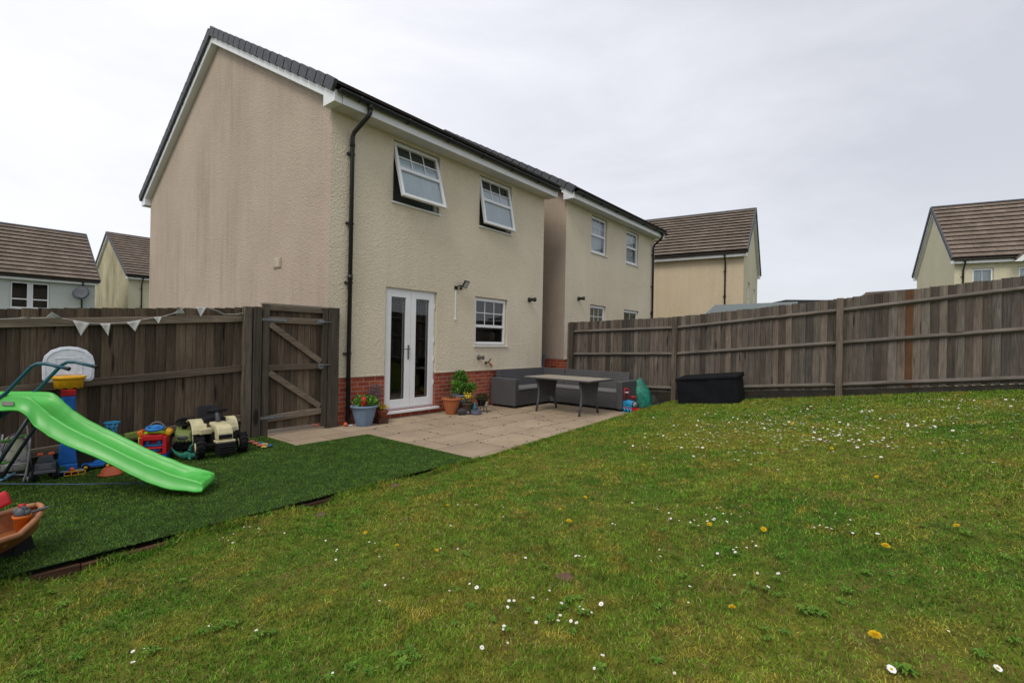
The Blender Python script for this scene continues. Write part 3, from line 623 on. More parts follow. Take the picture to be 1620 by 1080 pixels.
mb = MB(); mb.tube([(.0, 0, 0), (.03, -.06, .05), (.10, -.09, .05)], .014); mb.sph((.07, -.08, -.0), .035); mb.box((0.0, -.01, .01), (.07, .03, .07)); mb.build('bracket', BLACKP, fl)
mb = MB(); mb.bx(-.012, .012, -.018, 0, -.60, -.03); mb.cyl((0, -.02, -.62), (0, 0, -.62), .03); mb.build('cable_trunking', UPVC, fl, bevel=.002)

# neighbouring house of the same pattern, one metre along and a little higher
H2, _, _ = house('house', 'cream rendered house with shut white windows just beyond the large one', 5.85, 9.32, 5.0, .55, L(6.8, 0, .18), ANG, RENDER, RENDER_SIDE, TILE_DARK, [(1.34, 2.28, 1.3, 2.33), (3.5, 4.6, .1, 2.32), (1.34, 2.28, 3.84, 4.92), (3.6, 4.51, 3.84, 4.92)], plinth=.775, dps=[(5.62, -.0)])
window(H2, 1.34, 2.28, 3.84, 4.92, kind='net'); window(H2, 3.6, 4.51, 3.84, 4.92, kind='net'); window(H2, 1.34, 2.28, 1.3, 2.33, split=.4, kind='none'); window(H2, 3.5, 4.6, .1, 2.32, split=.5, cols=2, rows=1, kind='none')
mb = MB(); mb.lathe([(.055, 0), (.06, .02), (.045, .05), (.035, .12), (.05, .15), (.052, .19)], n=16, M=Matrix.Translation((.68, 0, 2.44)) @ Matrix.Rotation(R(90), 4, 'X')); mb.build('boiler_flue', BLACKP, H2)

# house with its long tiled roof, seen over the neighbour's fence; its near corner is the local x = 12
def at_corner(px, Y): r = ray(px, 540); return Vector((r.x * Y, Y, 0))
p3 = at_corner(1174.5, 21.4); a3 = R(59.3 + 90)       # long side runs up and left
ux = Vector((math.cos(a3), math.sin(a3), 0)); W3 = 12.
H3, _, _ = house('house', 'tan rendered house with a long brown tiled roof behind the right fence', W3, 8., 5.35, .66, p3 + ux * W3, a3 + math.pi, RENDER_B, RENDER_Y, TILE_BROWN, [], dps=[(W3 - .75, 0)], ov=.25, detail=False, gable_holes=[(2.2, 3.2, 3.1, 4.5, 1), (5.4, 6.4, 3.1, 4.5, 1)])
for y0 in (2.2, 5.4): window(H3, 0, 1, 3.1, 4.5, M0=Matrix.Translation((W3, y0, 0)) @ Matrix.Rotation(R(90), 4, 'Z'), cols=1, rows=1, kind='net')

# right-hand house with gable towards us
p4 = at_corner(1508, 22.9); a4 = R(62.6 - 90)
H4, _, _ = house('house', 'pale cream house with a stepped brown roof above the far right fence', 12., 6.3, 5.45, .95, p4, a4, RENDER_Y, RENDER_Y, TILE_BROWN, [(.62, 1.38, 4.1, 5.2), (2.2, 3.5, 3.9, 5.2)], dps=[(.30, 0)], ov=.22, detail=False)
window(H4, .62, 1.38, 4.1, 5.2, split=.0, cols=2, rows=1, kind='net'); window(H4, 2.2, 3.5, 3.9, 5.2, split=.0, cols=2, rows=1, kind='net')
gb = MB(); xg, wg = 4.0, 2.0; ze = 5.5
for sg in (-1, 1):
    gb.add([(xg + sg * wg, -.5, ze), (xg, -.5, ze + 2.0), (xg, 2.6, ze + 2.0), (xg + sg * wg, .3, ze)], [(0, 1, 2, 3) if sg < 0 else (3, 2, 1, 0)], uvs=[[(0, 0), (0, 2.9), (3, 2.9), (3, 0)]] if sg < 0 else [[(3, 0), (3, 2.9), (0, 2.9), (0, 0)]])
gb.build('gablet_roof', TILE_BROWN, H4, solid=.08)
gb = MB()
for sg in (-1, 1): gb.add([(xg + sg * (wg + .1), -.52, ze - .12), (xg, -.52, ze + 1.95), (xg, -.52, ze + 1.72), (xg + sg * (wg - .15), -.52, ze - .12)], [(0, 1, 2, 3)])
gb.build('gablet_barge_board', UPVC, H4, solid=.03)

# left-hand houses below the garden
p5 = Vector((-22.9, 26.5, 0)); 
H5, _, _ = house('house', 'pale blue rendered house with a brown tiled roof and a satellite dish', 12., 7., 4.05, .80, p5 - A * 12., ANG, RENDER_BLUE, RENDER_BLUE, TILE_BROWN, [(8.75, 10.2, 2.6, 3.95)], z0=-2, dps=[(11.45, 0)], ov=.2, detail=False)
M5 = None
w5 = MB()
window(H5, 8.75, 9.45, 2.6, 3.95, split=.35, cols=1, rows=1, kind='none'); window(H5, 9.5, 10.2, 2.6, 3.95, split=.35, cols=1, rows=1, kind='none')
mb = MB(); mb.bx(9.45, 9.50, .05, .14, 2.6, 3.95); mb.build('mullion', UPVC, H5)
mb = MB(); Mx = Matrix.Translation((11.35, -.45, 3.55)) @ Euler((R(70), 0, R(-30))).to_matrix().to_4x4(); mb.lathe([(.02, -.07), (.2, -.045), (.36, 0), (.37, .012), (.2, -.03), (.02, -.055)], n=24, M=Mx); di = mb.build('satellite_dish', plain('grey_dish', (.09, .10, .12), .6), H5)
mb = MB(); mb.tube([(11.35, -.42, 3.5), (11.6, -.2, 3.4), (11.6, 0, 3.4)], .02); mb.tube([(11.35, -.45, 3.25), (11.15, -.85, 3.35)], .012); mb.build('arm', BLACKP, di)
p6 = Vector((-24.9, 31.3, 0))
H6, _, _ = house('house', 'yellowish house with a dark stained gable beside the pale blue house', 10., 10.4, 5.0, .62, p6, ANG, RENDER_Y, RENDER_STAIN, TILE_BROWN, [], z0=-2, dps=[(.7, 0)], ov=.25, detail=False)

# far roofs just clearing the fence
p7 = at_corner(1449, 60); xd = Vector((math.cos(R(-60)), math.sin(R(-60)), 0)); H7, _, _ = house('house', 'distant house with a low roof and small gable peeping over the fence', 6.5, 5., 7.55, .45, p7 - xd * 6.5, R(-60), RENDER_Y, RENDER_Y, TILE_BROWN, [], z0=-1, ov=.3, detail=False, verge_tiles=False)
sh = thing('shed', 'blue grey felted shed roof showing behind the right fence', 'shed', onwall(1120, 540, -.0) * 1., 0)
P = CAM + ray(1116, 497) * 13.2; Q = CAM + ray(1131, 483.5) * 15.0; S_ = CAM + ray(1262, 478.5) * 13.6; T_ = CAM + ray(1262, 497) * 11.8
sh.location = (P.x, P.y, 0)
def rel(v): return v - Vector((P.x, P.y, 0))
mb = MB(); mb.quad(rel(P), rel(T_), rel(S_), rel(Q)); mb.build('roof', plain('blue_grey_felt', (.14, .17, .17), .8, .2, 8), sh, solid=.05)
mb = MB(); dn = Vector((0, 0, -.03)); mb.beam(rel(P) + dn, rel(Q) + dn, .09, .03); mb.build('barge_board', UPVC, sh)
mb = MB()
for a_, b_ in ((P, T_), (P, Q)): mb.quad(rel(a_) + Vector((.1, .1, -.06)), rel(b_) + Vector((.1, .1, -.06)), Vector((rel(b_).x + .1, rel(b_).y + .1, 0)), Vector((rel(a_).x + .1, rel(a_).y + .1, 0)))
mb.build('wall', W_FENCE, sh, solid=.03)
P = CAM + ray(1243, 474) * 27; fg = thing('garage', 'distant flat roofed dark building low behind the fence', 'garage', (P.x, P.y, 0), R(-8))
mb = MB(); mb.bx(0, 2.6, 0, 4, P.z - .2, P.z); mb.build('roof', plain('dark_felt', (.04, .04, .045), .8), fg, bevel=.02); mb = MB(); mb.bx(.1, 2.5, .1, 3.9, -.75, P.z - .2); mb.build('wall', RENDER_B, fg)
# ------------------------------------------------------------------ fences and gate
def interp(pts, x):
    if x <= pts[0][0]: return pts[0][1]
    for (a_, c), (b_, d) in zip(pts, pts[1:]):
        if x <= b_: return c + (d - c) * (x - a_) / (b_ - a_)
    return pts[-1][1]
# left fence, along s in the plane t = 0 (local x = s, local -y = t)
lf = thing('fence', 'dark close boarded timber fence behind the toys, left of the gate', 'fence', L(0, 0, 0), ANG)
zt_ = lambda s: 1.80 + .069 * (s + 1.24)
mb = MB(); s = -7.
while s < -1.22:
    wd = random.uniform(.098, .125); e_ = min(s + wd, -1.2); top = zt_(s) + random.uniform(-.006, .006)
    mb.box(((s + e_) / 2, .035 + random.uniform(0, .004), (top + .08 + .06 * (s + 1.3)) / 2), (e_ - s + .012, .014, top - .08 - .06 * (s + 1.3)), rot=(0, random.uniform(-.004, .004), .15), rnd=random.uniform(0, .96)); s = e_
mb.build('boards', W_DARK, lf)
for z0, hh in ((1.60, .09), (.92, .085), (.24, .09)):
    mb = MB(); mb.beam((-7, .0, z0 + .045 + .069 * (-7 + 1.24)), (-4.35, 0, z0 + .045 + .069 * (-4.35 + 1.24)), hh, .045); mb.beam((-4.15, .0, z0 + .045 + .069 * (-4.15 + 1.24)), (-1.27, 0, z0 + .045), hh, .045); mb.build('rail', W_RAILX, lf, bevel=.006)
for s0 in (-4.25, -1.22):
    mb = MB(); mb.bx(s0 - .05, s0 + .05, -.09, .01, -.3, zt_(s0) + .01); mb.build('post', W_POST, lf, bevel=.005)
mb = MB(); mb.bx(-7, -1.27, .0, .025, -.5, .14); mb.build('gravel_board', plain('damp_gravel_board', (.035, .03, .022), .9, .5, 8), lf)
# gate
gt = thing('garden_gate', 'tall timber side gate with two diagonal braces and ring latch', 'gate', L(0, 0, 0), ANG)
yg = -.06
mb = MB(); x = -.99
while x < -.07:
    wd = .098; mb.box((x + wd / 2, yg + .035, .955), (wd - .004, .016, 1.74), rot=(0, 0, .04)); x += wd
mb.build('boards', W_DARK, gt)
for x0, x1, z0 in ((-1.03, -.94, .0), (-.135, -.05, .04)):
    mb = MB(); mb.bx(x0, x1, yg - .03, yg + .026, z0, 1.85); mb.build('stile', W_POST, gt, bevel=.004)
for z0, z1, dz in ((1.775, 1.845, 0), (1.60, 1.69, 0), (.925, 1.01, 0), (.22, .31, .02)):
    mb = MB(); mb.beam((-.938, yg, (z0 + z1) / 2 - dz), (-.137, yg, (z0 + z1) / 2 + dz), z1 - z0, .044); mb.build('rail', W_RAILX, gt, bevel=.004)
for p, q_ in (((-.93, yg - .002, 1.585), (-.15, yg - .002, 1.035)), ((-.93, yg - .002, .90), (-.15, yg - .002, .35))):
    mb = MB(); mb.beam(p, q_, .085, .036); mb.build('brace', W_RAILX, gt, bevel=.004)
mb = MB(); mb.bx(-1.04, -.045, yg - .035, yg + .05, 1.852, 1.878); mb.build('cap', plain('pale_weathered_cap', (.27, .23, .19), .85, .3, 20), gt, bevel=.004)
for z in (1.645, .265):
    mb = MB(); mb.bx(-1.10, -.70, yg - .036, yg - .031, z - .02, z + .02); mb.bx(-1.10, -1.05, yg - .045, yg - .031, z - .045, z + .045)
    for k in range(4): mb.cyl((-.76 - .08 * k, yg - .042, z), (-.76 - .08 * k, yg - .036, z), .006, 8)
    mb.build('hinge', METAL, gt, bevel=.001)
mb = MB(); mb.torus((-.17, yg - .05, .965), .035, .006, Matrix.Rotation(R(90), 4, 'X')); mb.bx(-.20, -.14, yg - .04, yg - .03, .93, 1.0); mb.cyl((-.18, yg - .045, .985), (-.01, yg - .045, .985), .009); mb.build('latch', METAL, gt)
mb = MB(); mb.bx(-.24, -.12, yg - .04, yg - .03, 1.62, 1.68); mb.cyl((-.2, yg - .045, 1.645), (.0, yg - .045, 1.645), .009); mb.build('bolt', METAL, gt)
gp = thing('gate_post', 'dark square gate post between the left fence and the gate', 'post', L(-1.105, .03, 0), ANG)
mb = MB(); mb.bx(-.05, .05, -.09, .03, -.3, 1.815); mb.build('post', W_POST, gp, bevel=.005)
gp = thing('gate_post', 'broad weathered post standing against the corner of the large house', 'post', L(.045, .05, 0), ANG)
mb = MB(); mb.bx(-.085, .095, -.05, .045, -.2, 1.875); mb.build('post', W_POST, gp, bevel=.005)
# right fence along t at s = 6.45  (local x = s, local y = -t)
rf_ = thing('fence', 'long weathered close boarded fence rising along the right side of the lawn', 'fence', L(6.45, 0, 0), ANG)
TOP = [(-.3, 1.91), (.3, 1.915), (3.15, 2.01), (4.78, 2.16), (6.09, 2.285), (6.76, 2.36), (7.58, 2.45), (8.43, 2.53), (12, 2.93)]
RT = [(0, 1.70), (3.15, 1.81), (6.1, 2.11), (6.28, 2.13), (8.43, 2.385), (12, 2.8)]; RM = [(0, 1.13), (3.15, 1.235), (6.1, 1.52), (8.44, 1.765), (12, 2.2)]; RL = [(0, .37), (3.15, .475), (6.12, .765), (8.44, 1.03), (12, 1.44)]
prv = []
bays = [(.30, .47), (.47, 3.12), (3.12, 6.13), (6.13, 9.1), (9.1, 12.)]
for b0, b1 in bays:
    mb = MB(); t = b0
    while t < b1 - .01:
        wd = random.uniform(.09, .118); e_ = min(t + wd, b1); top = interp(TOP, (t + e_) / 2) + random.uniform(-.008, .008); bot = interp(RL, t) - .12
        mb.box((.045 + random.uniform(0, .004), -(t + e_) / 2, (top + bot) / 2), (.014, e_ - t + .012, top - bot), rot=(random.uniform(-.004, .004), 0, -.17), rnd=.985 if abs(t - 7.05) < .06 else random.uniform(0, .94)); t = e_
    mb.build('boards', W_FENCE, rf_)
    if b1 - b0 > 1:
        for C_ in (RT, RM, RL):
            mb = MB(); n_ = 3
            for k in range(n_):
                ta, tb = b0 + .05 + (b1 - b0 - .1) * k / n_, b0 + .05 + (b1 - b0 - .1) * (k + 1) / n_; za, zb = interp(C_, ta), interp(C_, tb)
                P_ = [(.038, 0), (.038, -.085), (-.018, -.05), (-.018, -.032)]
                mb.add([(p[0], -ta, za + p[1]) for p in P_] + [(p[0], -tb, zb + p[1]) for p in P_], [(0, 1, 5, 4), (1, 2, 6, 5), (2, 3, 7, 6), (3, 0, 4, 7)] + ([(3, 2, 1, 0)] if k == 0 else []) + ([(4, 5, 6, 7)] if k == n_ - 1 else []), rnd=.3)
            mb.build('rail', W_RAIL, rf_)
        mb = MB(); lo0, lo1 = lawn_z(6.45, b0) - .3 if b0 > 2 else -.2, lawn_z(6.45, b1) - .3
        za, zb = interp(RL, b0) - .13, interp(RL, b1) - .13
        mb.add([(.04, -b0, lo0), (.04, -b1, lo1), (.04, -b1, zb), (.04, -b0, za), (.065, -b0, lo0), (.065, -b1, lo1), (.065, -b1, zb), (.065, -b0, za)], [(3, 2, 1, 0), (4, 5, 6, 7), (3, 7, 6, 2)]); mb.build('gravel_board', bpy.data.materials['damp_gravel_board'], rf_)
for t in (.47, 3.12, 6.13, 9.1):
    mb = MB(); mb.bx(-.07, .03, -t - .05, -t + .05, -.4, interp(TOP, t) + .0); mb.build('post', W_POST, rf_, bevel=.005)

# ------------------------------------------------------------------ bunting strung along the left fence
bu = thing('bunting', 'string of small white triangular pennants pinned along the left fence', 'bunting', onwall(250, 505, .03), 0)
O = bu.location.copy()
def BW(px, py, t=.035): return onwall(px, py, t) - O
CLOTH = plain('off_white_cloth', (.46, .46, .43), .9, .22, 18)
mb = MB(); pts = [(-120, 500), (-30, 506), (30, 503.5), (72, 502.5), (98, 503.6), (116, 506.8), (142, 511.2), (158, 511.8), (175, 511.5), (200, 510), (223, 506), (243, 502.3), (256, 501), (275, 495.5), (292, 486.5), (310, 485.6), (327, 485.8), (345, 493), (356, 497), (374, 497), (390, 494)]
mb.tube([BW(*p) for p in pts], .0045, 5); mb.build('string', CLOTH, bu)
for tri in (((72, 502), (98.6, 503.4), (82, 493)), ((115, 506.5), (142, 511), (128, 531)), ((158, 511.6), (175, 511.4), (171.5, 531)), ((200, 510), (223, 506), (214, 524)), ((243, 502), (255.8, 501.4), (251, 512)), ((274, 496), (293, 497), (287, 486.5)), ((310, 485.4), (327, 485.8), (317.5, 501)), ((331, 487), (356, 498.8), (349, 493)), ((30, 502), (54, 504), (42, 501.5))):
    a_, b_, c_ = [BW(*p, t=.045 + .012 * i) for i, p in enumerate(tri)]; mb = MB()
    up_ = random.uniform(.006, .014)
    def f(u, v, a_=a_, b_=b_, c_=c_):
        p = (a_ * (1 - u) + b_ * u) * (1 - v) + c_ * v; return p - B * (math.sin(u * 6 + v * 4) * .008 * (1 - v))
    mb.grid(f, 6, 5); mb.build('pennant', CLOTH, bu, solid=.002)

# ------------------------------------------------------------------ slide
GREEN = plain('green_plastic', (.07, .45, .062), .30, .06, 3, spec=.5, bumpd=0)
TEAL = plain('teal_painted_tube', (.018, .105, .15), .35, .3, 12, bumpd=0)
sl = thing('slide', 'bright green plastic slide with teal handrails on the artificial turf', 'slide', (-2.72, 4.36, .02), 0)
ST_ = [(-5.0, .84, .71), (-4.44, .85, .71), (-4.27, .85, .715), (-4.19, .84, .67), (-4.13, .80, .59), (-4.07, .745, .55), (-4.0, .685, .50), (-3.86, .60, .43), (-3.72, .53, .375), (-3.51, .435, .29), (-3.22, .305, .155), (-3.05, .24, .09), (-2.94, .195, .06), (-2.80, .16, .05), (-2.72, .14, .04), (-2.665, .12, .045)]
W_ = .34
def section(x, zt, zb, k):
    dp_ = min(.085, (zt - zb) * .62) * (1 if k < len(ST_) - 3 else (.75, .5, .25)[k - len(ST_) + 3]); zf = zt - dp_
    h = [(-.012, zb), (-.020, zb + .012), (-.014, zb + .022), (.004, zb + .024), (.002, zt - .018), (.008, zt - .004), (.020, zt), (.032, zt - .006), (.042, zt - .03), (.060, zf + .016), (.095, zf)]
    o = h + [(W_ / 2, zf - .004)] + [(W_ - y, z) for y, z in h[::-1]]
    zu = zf - .02 if k < len(ST_) - 3 else zb - .002
    un = [(W_ - .03, zb + .004), (W_ - .03, zu), (.03, zu), (.03, zb + .004)]
    return [(x + 2.72 - .10 * y / W_, y + 4.20 - 4.36, z - .02) for y, z in o + un]
xs_ = []
for k in range(len(ST_) - 1):
    for j in range(2): u = j / 2; xs_.append((ST_[k][0] * (1 - u) + ST_[k + 1][0] * u, ST_[k][1] * (1 - u) + ST_[k + 1][1] * u, ST_[k][2] * (1 - u) + ST_[k + 1][2] * u, k + (1 if u > .4 else 0)))
xs_.append((*ST_[-1], len(ST_) - 1)); 
def _cr(a_, b_, c_, d_, u): return .5 * (2 * b_ + (c_ - a_) * u + (2 * a_ - 5 * b_ + 4 * c_ - d_) * u * u + (3 * b_ - a_ - 3 * c_ + d_) * u ** 3)
xs_ = []
for k in range(len(ST_) - 1):
    q4 = [ST_[max(0, k - 1)], ST_[k], ST_[k + 1], ST_[min(len(ST_) - 1, k + 2)]]
    for j in range(4): u = j / 4; xs_.append((ST_[k][0] * (1 - u) + ST_[k + 1][0] * u, _cr(*[q[1] for q in q4], u), _cr(*[q[2] for q in q4], u), k + (1 if u > .4 else 0)))
xs_.append((*ST_[-1], len(ST_) - 1))
secs = [section(*q_) for q_ in xs_]; n_ = len(secs[0])
mb = MB(); V = [p for q_ in secs for p in q_]; F = [(i * n_ + k, (i + 1) * n_ + k, (i + 1) * n_ + (k + 1) % n_, i * n_ + (k + 1) % n_) for i in range(len(secs) - 1) for k in range(n_)]
F += [tuple(range(n_)), tuple((len(secs) - 1) * n_ + k for k in range(n_ - 1, -1, -1))]
mb.add(V, F, smooth=True); ch = mb.build('chute', GREEN, sl)
mb = MB(); mb.bx(-1.70, -1.595, -.1645, -.163, .745, .78, M=Matrix.Identity(4)); mb.build('sticker', plain('worn_sticker', (.32, .30, .28), .6, .3, 40), ch)
for y, sh_ in ((-.155, 0), (.165, -.035)):
    mb = MB(); q = [(-4.95, .45), (-4.72, .62), (-4.39, .87), (-4.22, 1.055), (-4.17, 1.105), (-4.12, 1.13), (-4.05, 1.132), (-3.86, 1.092)]
    mb.tube([(x + 2.72 + sh_, y, z - .02) for x, z in q], .0155, 12); hr = mb.build('handrail', TEAL, sl)
    mb = MB(); mb.cyl((-3.87 + 2.72 + sh_, y, 1.075), (-3.845 + 2.72 + sh_, y, 1.069), .0175); mb.build('end_cap', BLACKP, hr)
for y in (-.13, .14):
    q_ = -.12 if y > 0 else 0
    mb = MB(); mb.tube([(-4.20 + 2.72 + q_, y, .66), (-4.62 + 2.72 + q_, y, 0)], .015, 10); mb.build('leg', plain('dark_teal_tube', (.012, .03, .035), .4, .3, 12), sl)
    mb = MB(); mb.tube([(-4.72 + 2.72, y, .68), (-5.15 + 2.72, y, 0)], .015, 10); mb.build('leg', TEAL, sl)
for z, x in ((.22, -5.0), (.44, -4.86)):
    mb = MB(); mb.bx(x + 2.72 - .05, x + 2.72 + .05, -.16, .17, z, z + .03); mb.build('step', GREEN, sl, bevel=.01)
pl = MB(); pl.tube([(-1.2, -.03, 0), (-.4, -.01, .0), (.35, .02, .0), (1.1, .13, 0)], .0065, 6)
props(pl.build('pole', plain('faded_blue_pole', (.05, .10, .17), .6, .5, 14), loc=(-4.3, 4.38, .028)), 'long thin faded blue pole lying on the turf under the slide', 'pole')
pl = MB(); pl.tube([(0, 0, 0), (-.2, .27, .02), (.3, -.55, 0)][:2] if False else [(.12, -.20, 0), (-.02, .09, .0)], .011, 8)
props(pl.build('stick', plain('light_blue_stick', (.13, .36, .50), .5, .2, 14), loc=(-4.80, 4.62, .03)), 'short light blue plastic stick on the turf at the left edge', 'stick')

# ------------------------------------------------------------------ toys along the fence
def P_(name, c, rough=.4): 
    return bpy.data.materials.get(name) or plain(name, c, rough if max(c) > .04 else .6, .22, 16, spec=.4 if max(c) > .04 else .15, bumpd=0)
RED = P_('red_plastic', (.52, .012, .016)); BLUE = P_('blue_plastic', (.012, .14, .52)); YEL = P_('yellow_plastic', (.75, .38, .01)); ORG = P_('orange_plastic', (.72, .16, .012))
LBLUE = P_('light_blue_plastic', (.03, .33, .62)); WHT = P_('white_plastic', (.72, .76, .84)); LIME = P_('lime_plastic', (.32, .50, .04)); BLK = P_('black_toy_plastic', (.012, .012, .013), .45)
CREAM = plain('faded_cream_plastic', (.66, .60, .36), .5, .35, 7, bumpd=0); OLIVE = plain('faded_green_plastic', (.20, .26, .07), .5, .3, 8, bumpd=0); GREY = P_('grey_toy_plastic', (.09, .10, .11)); DGREEN = P_('dark_green_plastic', (.01, .13, .06)); SALM = P_('salmon_foam', (.62, .20, .13), .8)
def T_(s, t, dz=0): return L(s, t, turf_z(s, t) + .008 + dz)

o = thing('toy_basketball_hoop', 'toy basketball hoop with white backboard, yellow rim and blue post', 'toy hoop', T_(-3.06, .22), ANG - R(8)); o.scale = (.70, .70, 1.07)
mb = MB(); mb.bx(-.115, .115, -.10, .10, 0, .10); mb.prism([(-.11, .10), (.11, .10), (.085, .30), (-.085, .30)], -.09, .09); mb.build('base', BLUE, o, bevel=.015)
mb = MB(); mb.prism([(-.085, .30), (.085, .30), (.078, .77), (-.078, .77)], -.06, .06)
for x in (-.045, .045): mb.bx(x - .018, x + .018, -.068, -.05, .32, .75)
mb.build('post', BLUE, o, bevel=.01); mb = MB(); mb.bx(-.085, .085, -.07, .07, .76, .82); mb.build('collar', RED, o, bevel=.01)
mb = MB(); out = [(-.29, .92), (-.25, .895), (.25, .895), (.29, .92), (.295, 1.08), (.27, 1.15), (.2, 1.205), (.1, 1.235), (0, 1.243), (-.1, 1.235), (-.2, 1.205), (-.27, 1.15), (-.295, 1.08)]
mb.prism(out, .045, .085); bd = mb.build('backboard', WHT, o, bevel=.012)
mb = MB(); mb.tube([(x * .88, .043, 1.07 + (z - 1.07) * .85) for x, z in out], .006, 6, closed=True); mb.tube([(-.15, .043, .97), (.15, .043, .97), (.15, .043, 1.13), (-.15, .043, 1.13)], .005, 5, closed=True); mb.build('moulded_line', WHT, bd)
mb = MB(); V = []; n = 40
for k in range(n):
    a = 2 * math.pi * k / n; sc_ = .006 * (1 if k % 4 < 2 else -1); V += [(.185 * math.cos(a), -.12 + .15 * math.sin(a), .945), (.17 * math.cos(a), -.12 + .137 * math.sin(a), .93), (.16 * math.cos(a), -.12 + .13 * math.sin(a), .845 + sc_)]
F = [(k * 3 + j, ((k + 1) % n) * 3 + j, ((k + 1) % n) * 3 + j + 1, k * 3 + j + 1) for k in range(n) for j in (0, 1)]; mb.add(V, F, smooth=True)
mb.torus((0, -.12, .945), .183, .012, squash=.82, n=32); mb.bx(-.08, .08, .0, .05, .86, .95); mb.build('rim', YEL, o, solid=.006)

# doll's pushchair
MOT = MT('mottled_fabric'); f1 = MOT.noise(9, 3, .5, None, 1.); MOT.base(MOT.ramp(f1, [(.35, (.16, .12, .20)), (.47, (.34, .33, .30)), (.6, (.30, .33, .20)), (.72, (.40, .38, .36))]), .9); MOT = MOT.mat
o = thing('doll_pushchair', 'white framed doll pushchair with mottled purple seat by the left fence', 'doll pushchair', (-4.87, 4.76, -.09), R(32)); o.scale = (.66, .66, .82)
mb = MB()
for x in (-.17, .13):
    mb.tube([(x, -.02, .04), (x + .02, .0, .42), (x + .03, .02, .60)], .010, 8); mb.tube([(x, .28, .04), (x + .02, -.01, .42), (x + .03, -.16, .70)], .009, 8)
    mb.tube([(x - .02, -.03, .04), (x, .10, .30)], .008, 8)
mb.tube([(-.17, .0, .22), (.14, .0, .24)], .007, 6); mb.tube([(-.17, .26, .08), (.14, -.02, .10)], .006, 6); mb.build('frame', P_('white_tube', (.52, .52, .54)), o)
for x in (-.17, .13):
    for y in (-.02, .28):
        for d in (-.022, .022):
            mb = MB(); mb.cyl((x + d - .008, y, .04), (x + d + .008, y, .04), .034, 14); mb.build('wheel', P_('pale_wheel', (.33, .33, .35)), o)
mb = MB(); mb.grid(lambda u, v: (-.18 + .30 * u + .0, .12 + .10 * v - .05 * math.cos((u - .5) * 3), .14 + .42 * v ** .8 * (1 - .15 * abs(2 * u - 1) ** 3)), 10, 10); se = mb.build('seat', MOT, o, solid=.02)
mb = MB(); mb.tube([(-.19 + .32 * u, .14, .18 + .40 * math.sin(math.pi * min(max(u, .02), .98)) ** .35) for u in [i / 14 for i in range(15)]], .011, 7); mb.build('piping', P_('purple_piping', (.15, .09, .17), .8), se)
mb = MB(); mb.tube([(-.25, -.03, .51), (-.06, -.06, .53), (.14, -.01, .585)], [.018, .018, .01], 8); mb.build('bumper_bar', LIME if False else P_('mid_green_plastic', (.09, .32, .05)), o)
mb = MB(); mb.tube([(-.25, -.06, .26), (-.08, -.07, .275), (-.04, -.06, .28)], [.015, .016, .008], 8); mb.build('foot_bar', bpy.data.materials['mid_green_plastic'], o)

def wheel(par, c, r, wd, axis, tyre=BLK, rim=YEL, lugs=0):
    a_ = Vector(axis).normalized(); c = Vector(c); mb = MB(); mb.tube([c - a_ * wd / 2, c - a_ * wd * .4, c + a_ * wd * .4, c + a_ * wd / 2], [r * .88, r, r, r * .88], 18)
    if lugs:
        up = Vector((0, 0, 1)); sd_ = a_.cross(up).normalized()
        for k in range(lugs):
            a = 2 * math.pi * k / lugs; d = up * math.cos(a) + sd_ * math.sin(a)
            for e in (-1, 1): mb.beam(c + d * r + a_ * e * wd * .08, c + d * (r * 1.0) + a_ * e * wd * .5 + (sd_ * math.cos(a) - up * math.sin(a)) * .02, .016, .014, up=d)
    wo_ = mb.build('wheel', tyre, par); mb = MB(); mb.cyl(c - a_ * (wd / 2 + .004), c + a_ * (wd / 2 + .004), r * .5, 14); mb.build('rim', rim, wo_); return wo_

# monster truck
o = thing('toy_truck', 'dark grey toy truck with orange roof bars seen from behind', 'toy truck', T_(-3.24, .34), ANG - R(10)); o.scale = (.88, .6, 1.4)
mb = MB(); mb.bx(-.085, .085, -.11, .12, .055, .125); mb.prism([(-.07, .125), (.07, .125), (.055, .175), (-.055, .175)], -.06, .06); b_ = mb.build('body', GREY, o, bevel=.01)
mb = MB(); mb.bx(-.09, .09, -.125, -.108, .055, .075); mb.bx(-.055, .055, -.116, -.108, .085, .12); mb.build('tailgate', P_('mid_grey_plastic', (.16, .16, .17)), o, bevel=.003)
for x in (-.045, .045): mb = MB(); mb.bx(x - .025, x + .025, -.06, .06, .175, .192); mb.build('roof_bar', P_('orange_red_plastic', (.62, .13, .05)), o, bevel=.006)
for x in (-.088, .088):
    for y in (-.07, .08): wheel(o, (x, y, .045), .046, .045, (1, 0, 0), rim=GREY)
# green digger
o = thing('toy_digger', 'small dark green toy tractor between grey truck and blue post', 'toy tractor', T_(-3.13, .22), ANG + R(10)); o.scale = (.8,) * 3
mb = MB(); mb.bx(-.05, .05, -.10, .06, .05, .10); mb.bx(-.03, .03, -.13, -.08, .05, .13); mb.build('body', DGREEN, o, bevel=.01)
mb = MB(); mb.bx(-.06, .06, -.04, .07, .175, .19)
for x in (-.05, .05):
    for y in (-.03, .06): mb.bx(x - .006, x + .006, y - .006, y + .006, .09, .18)
mb.build('cab', DGREEN, o, bevel=.004)
for x in (-.065, .065): wheel(o, (x, .04, .05), .05, .035, (1, 0, 0), rim=DGREEN); wheel(o, (x, -.08, .03), .03, .025, (1, 0, 0), rim=DGREEN)
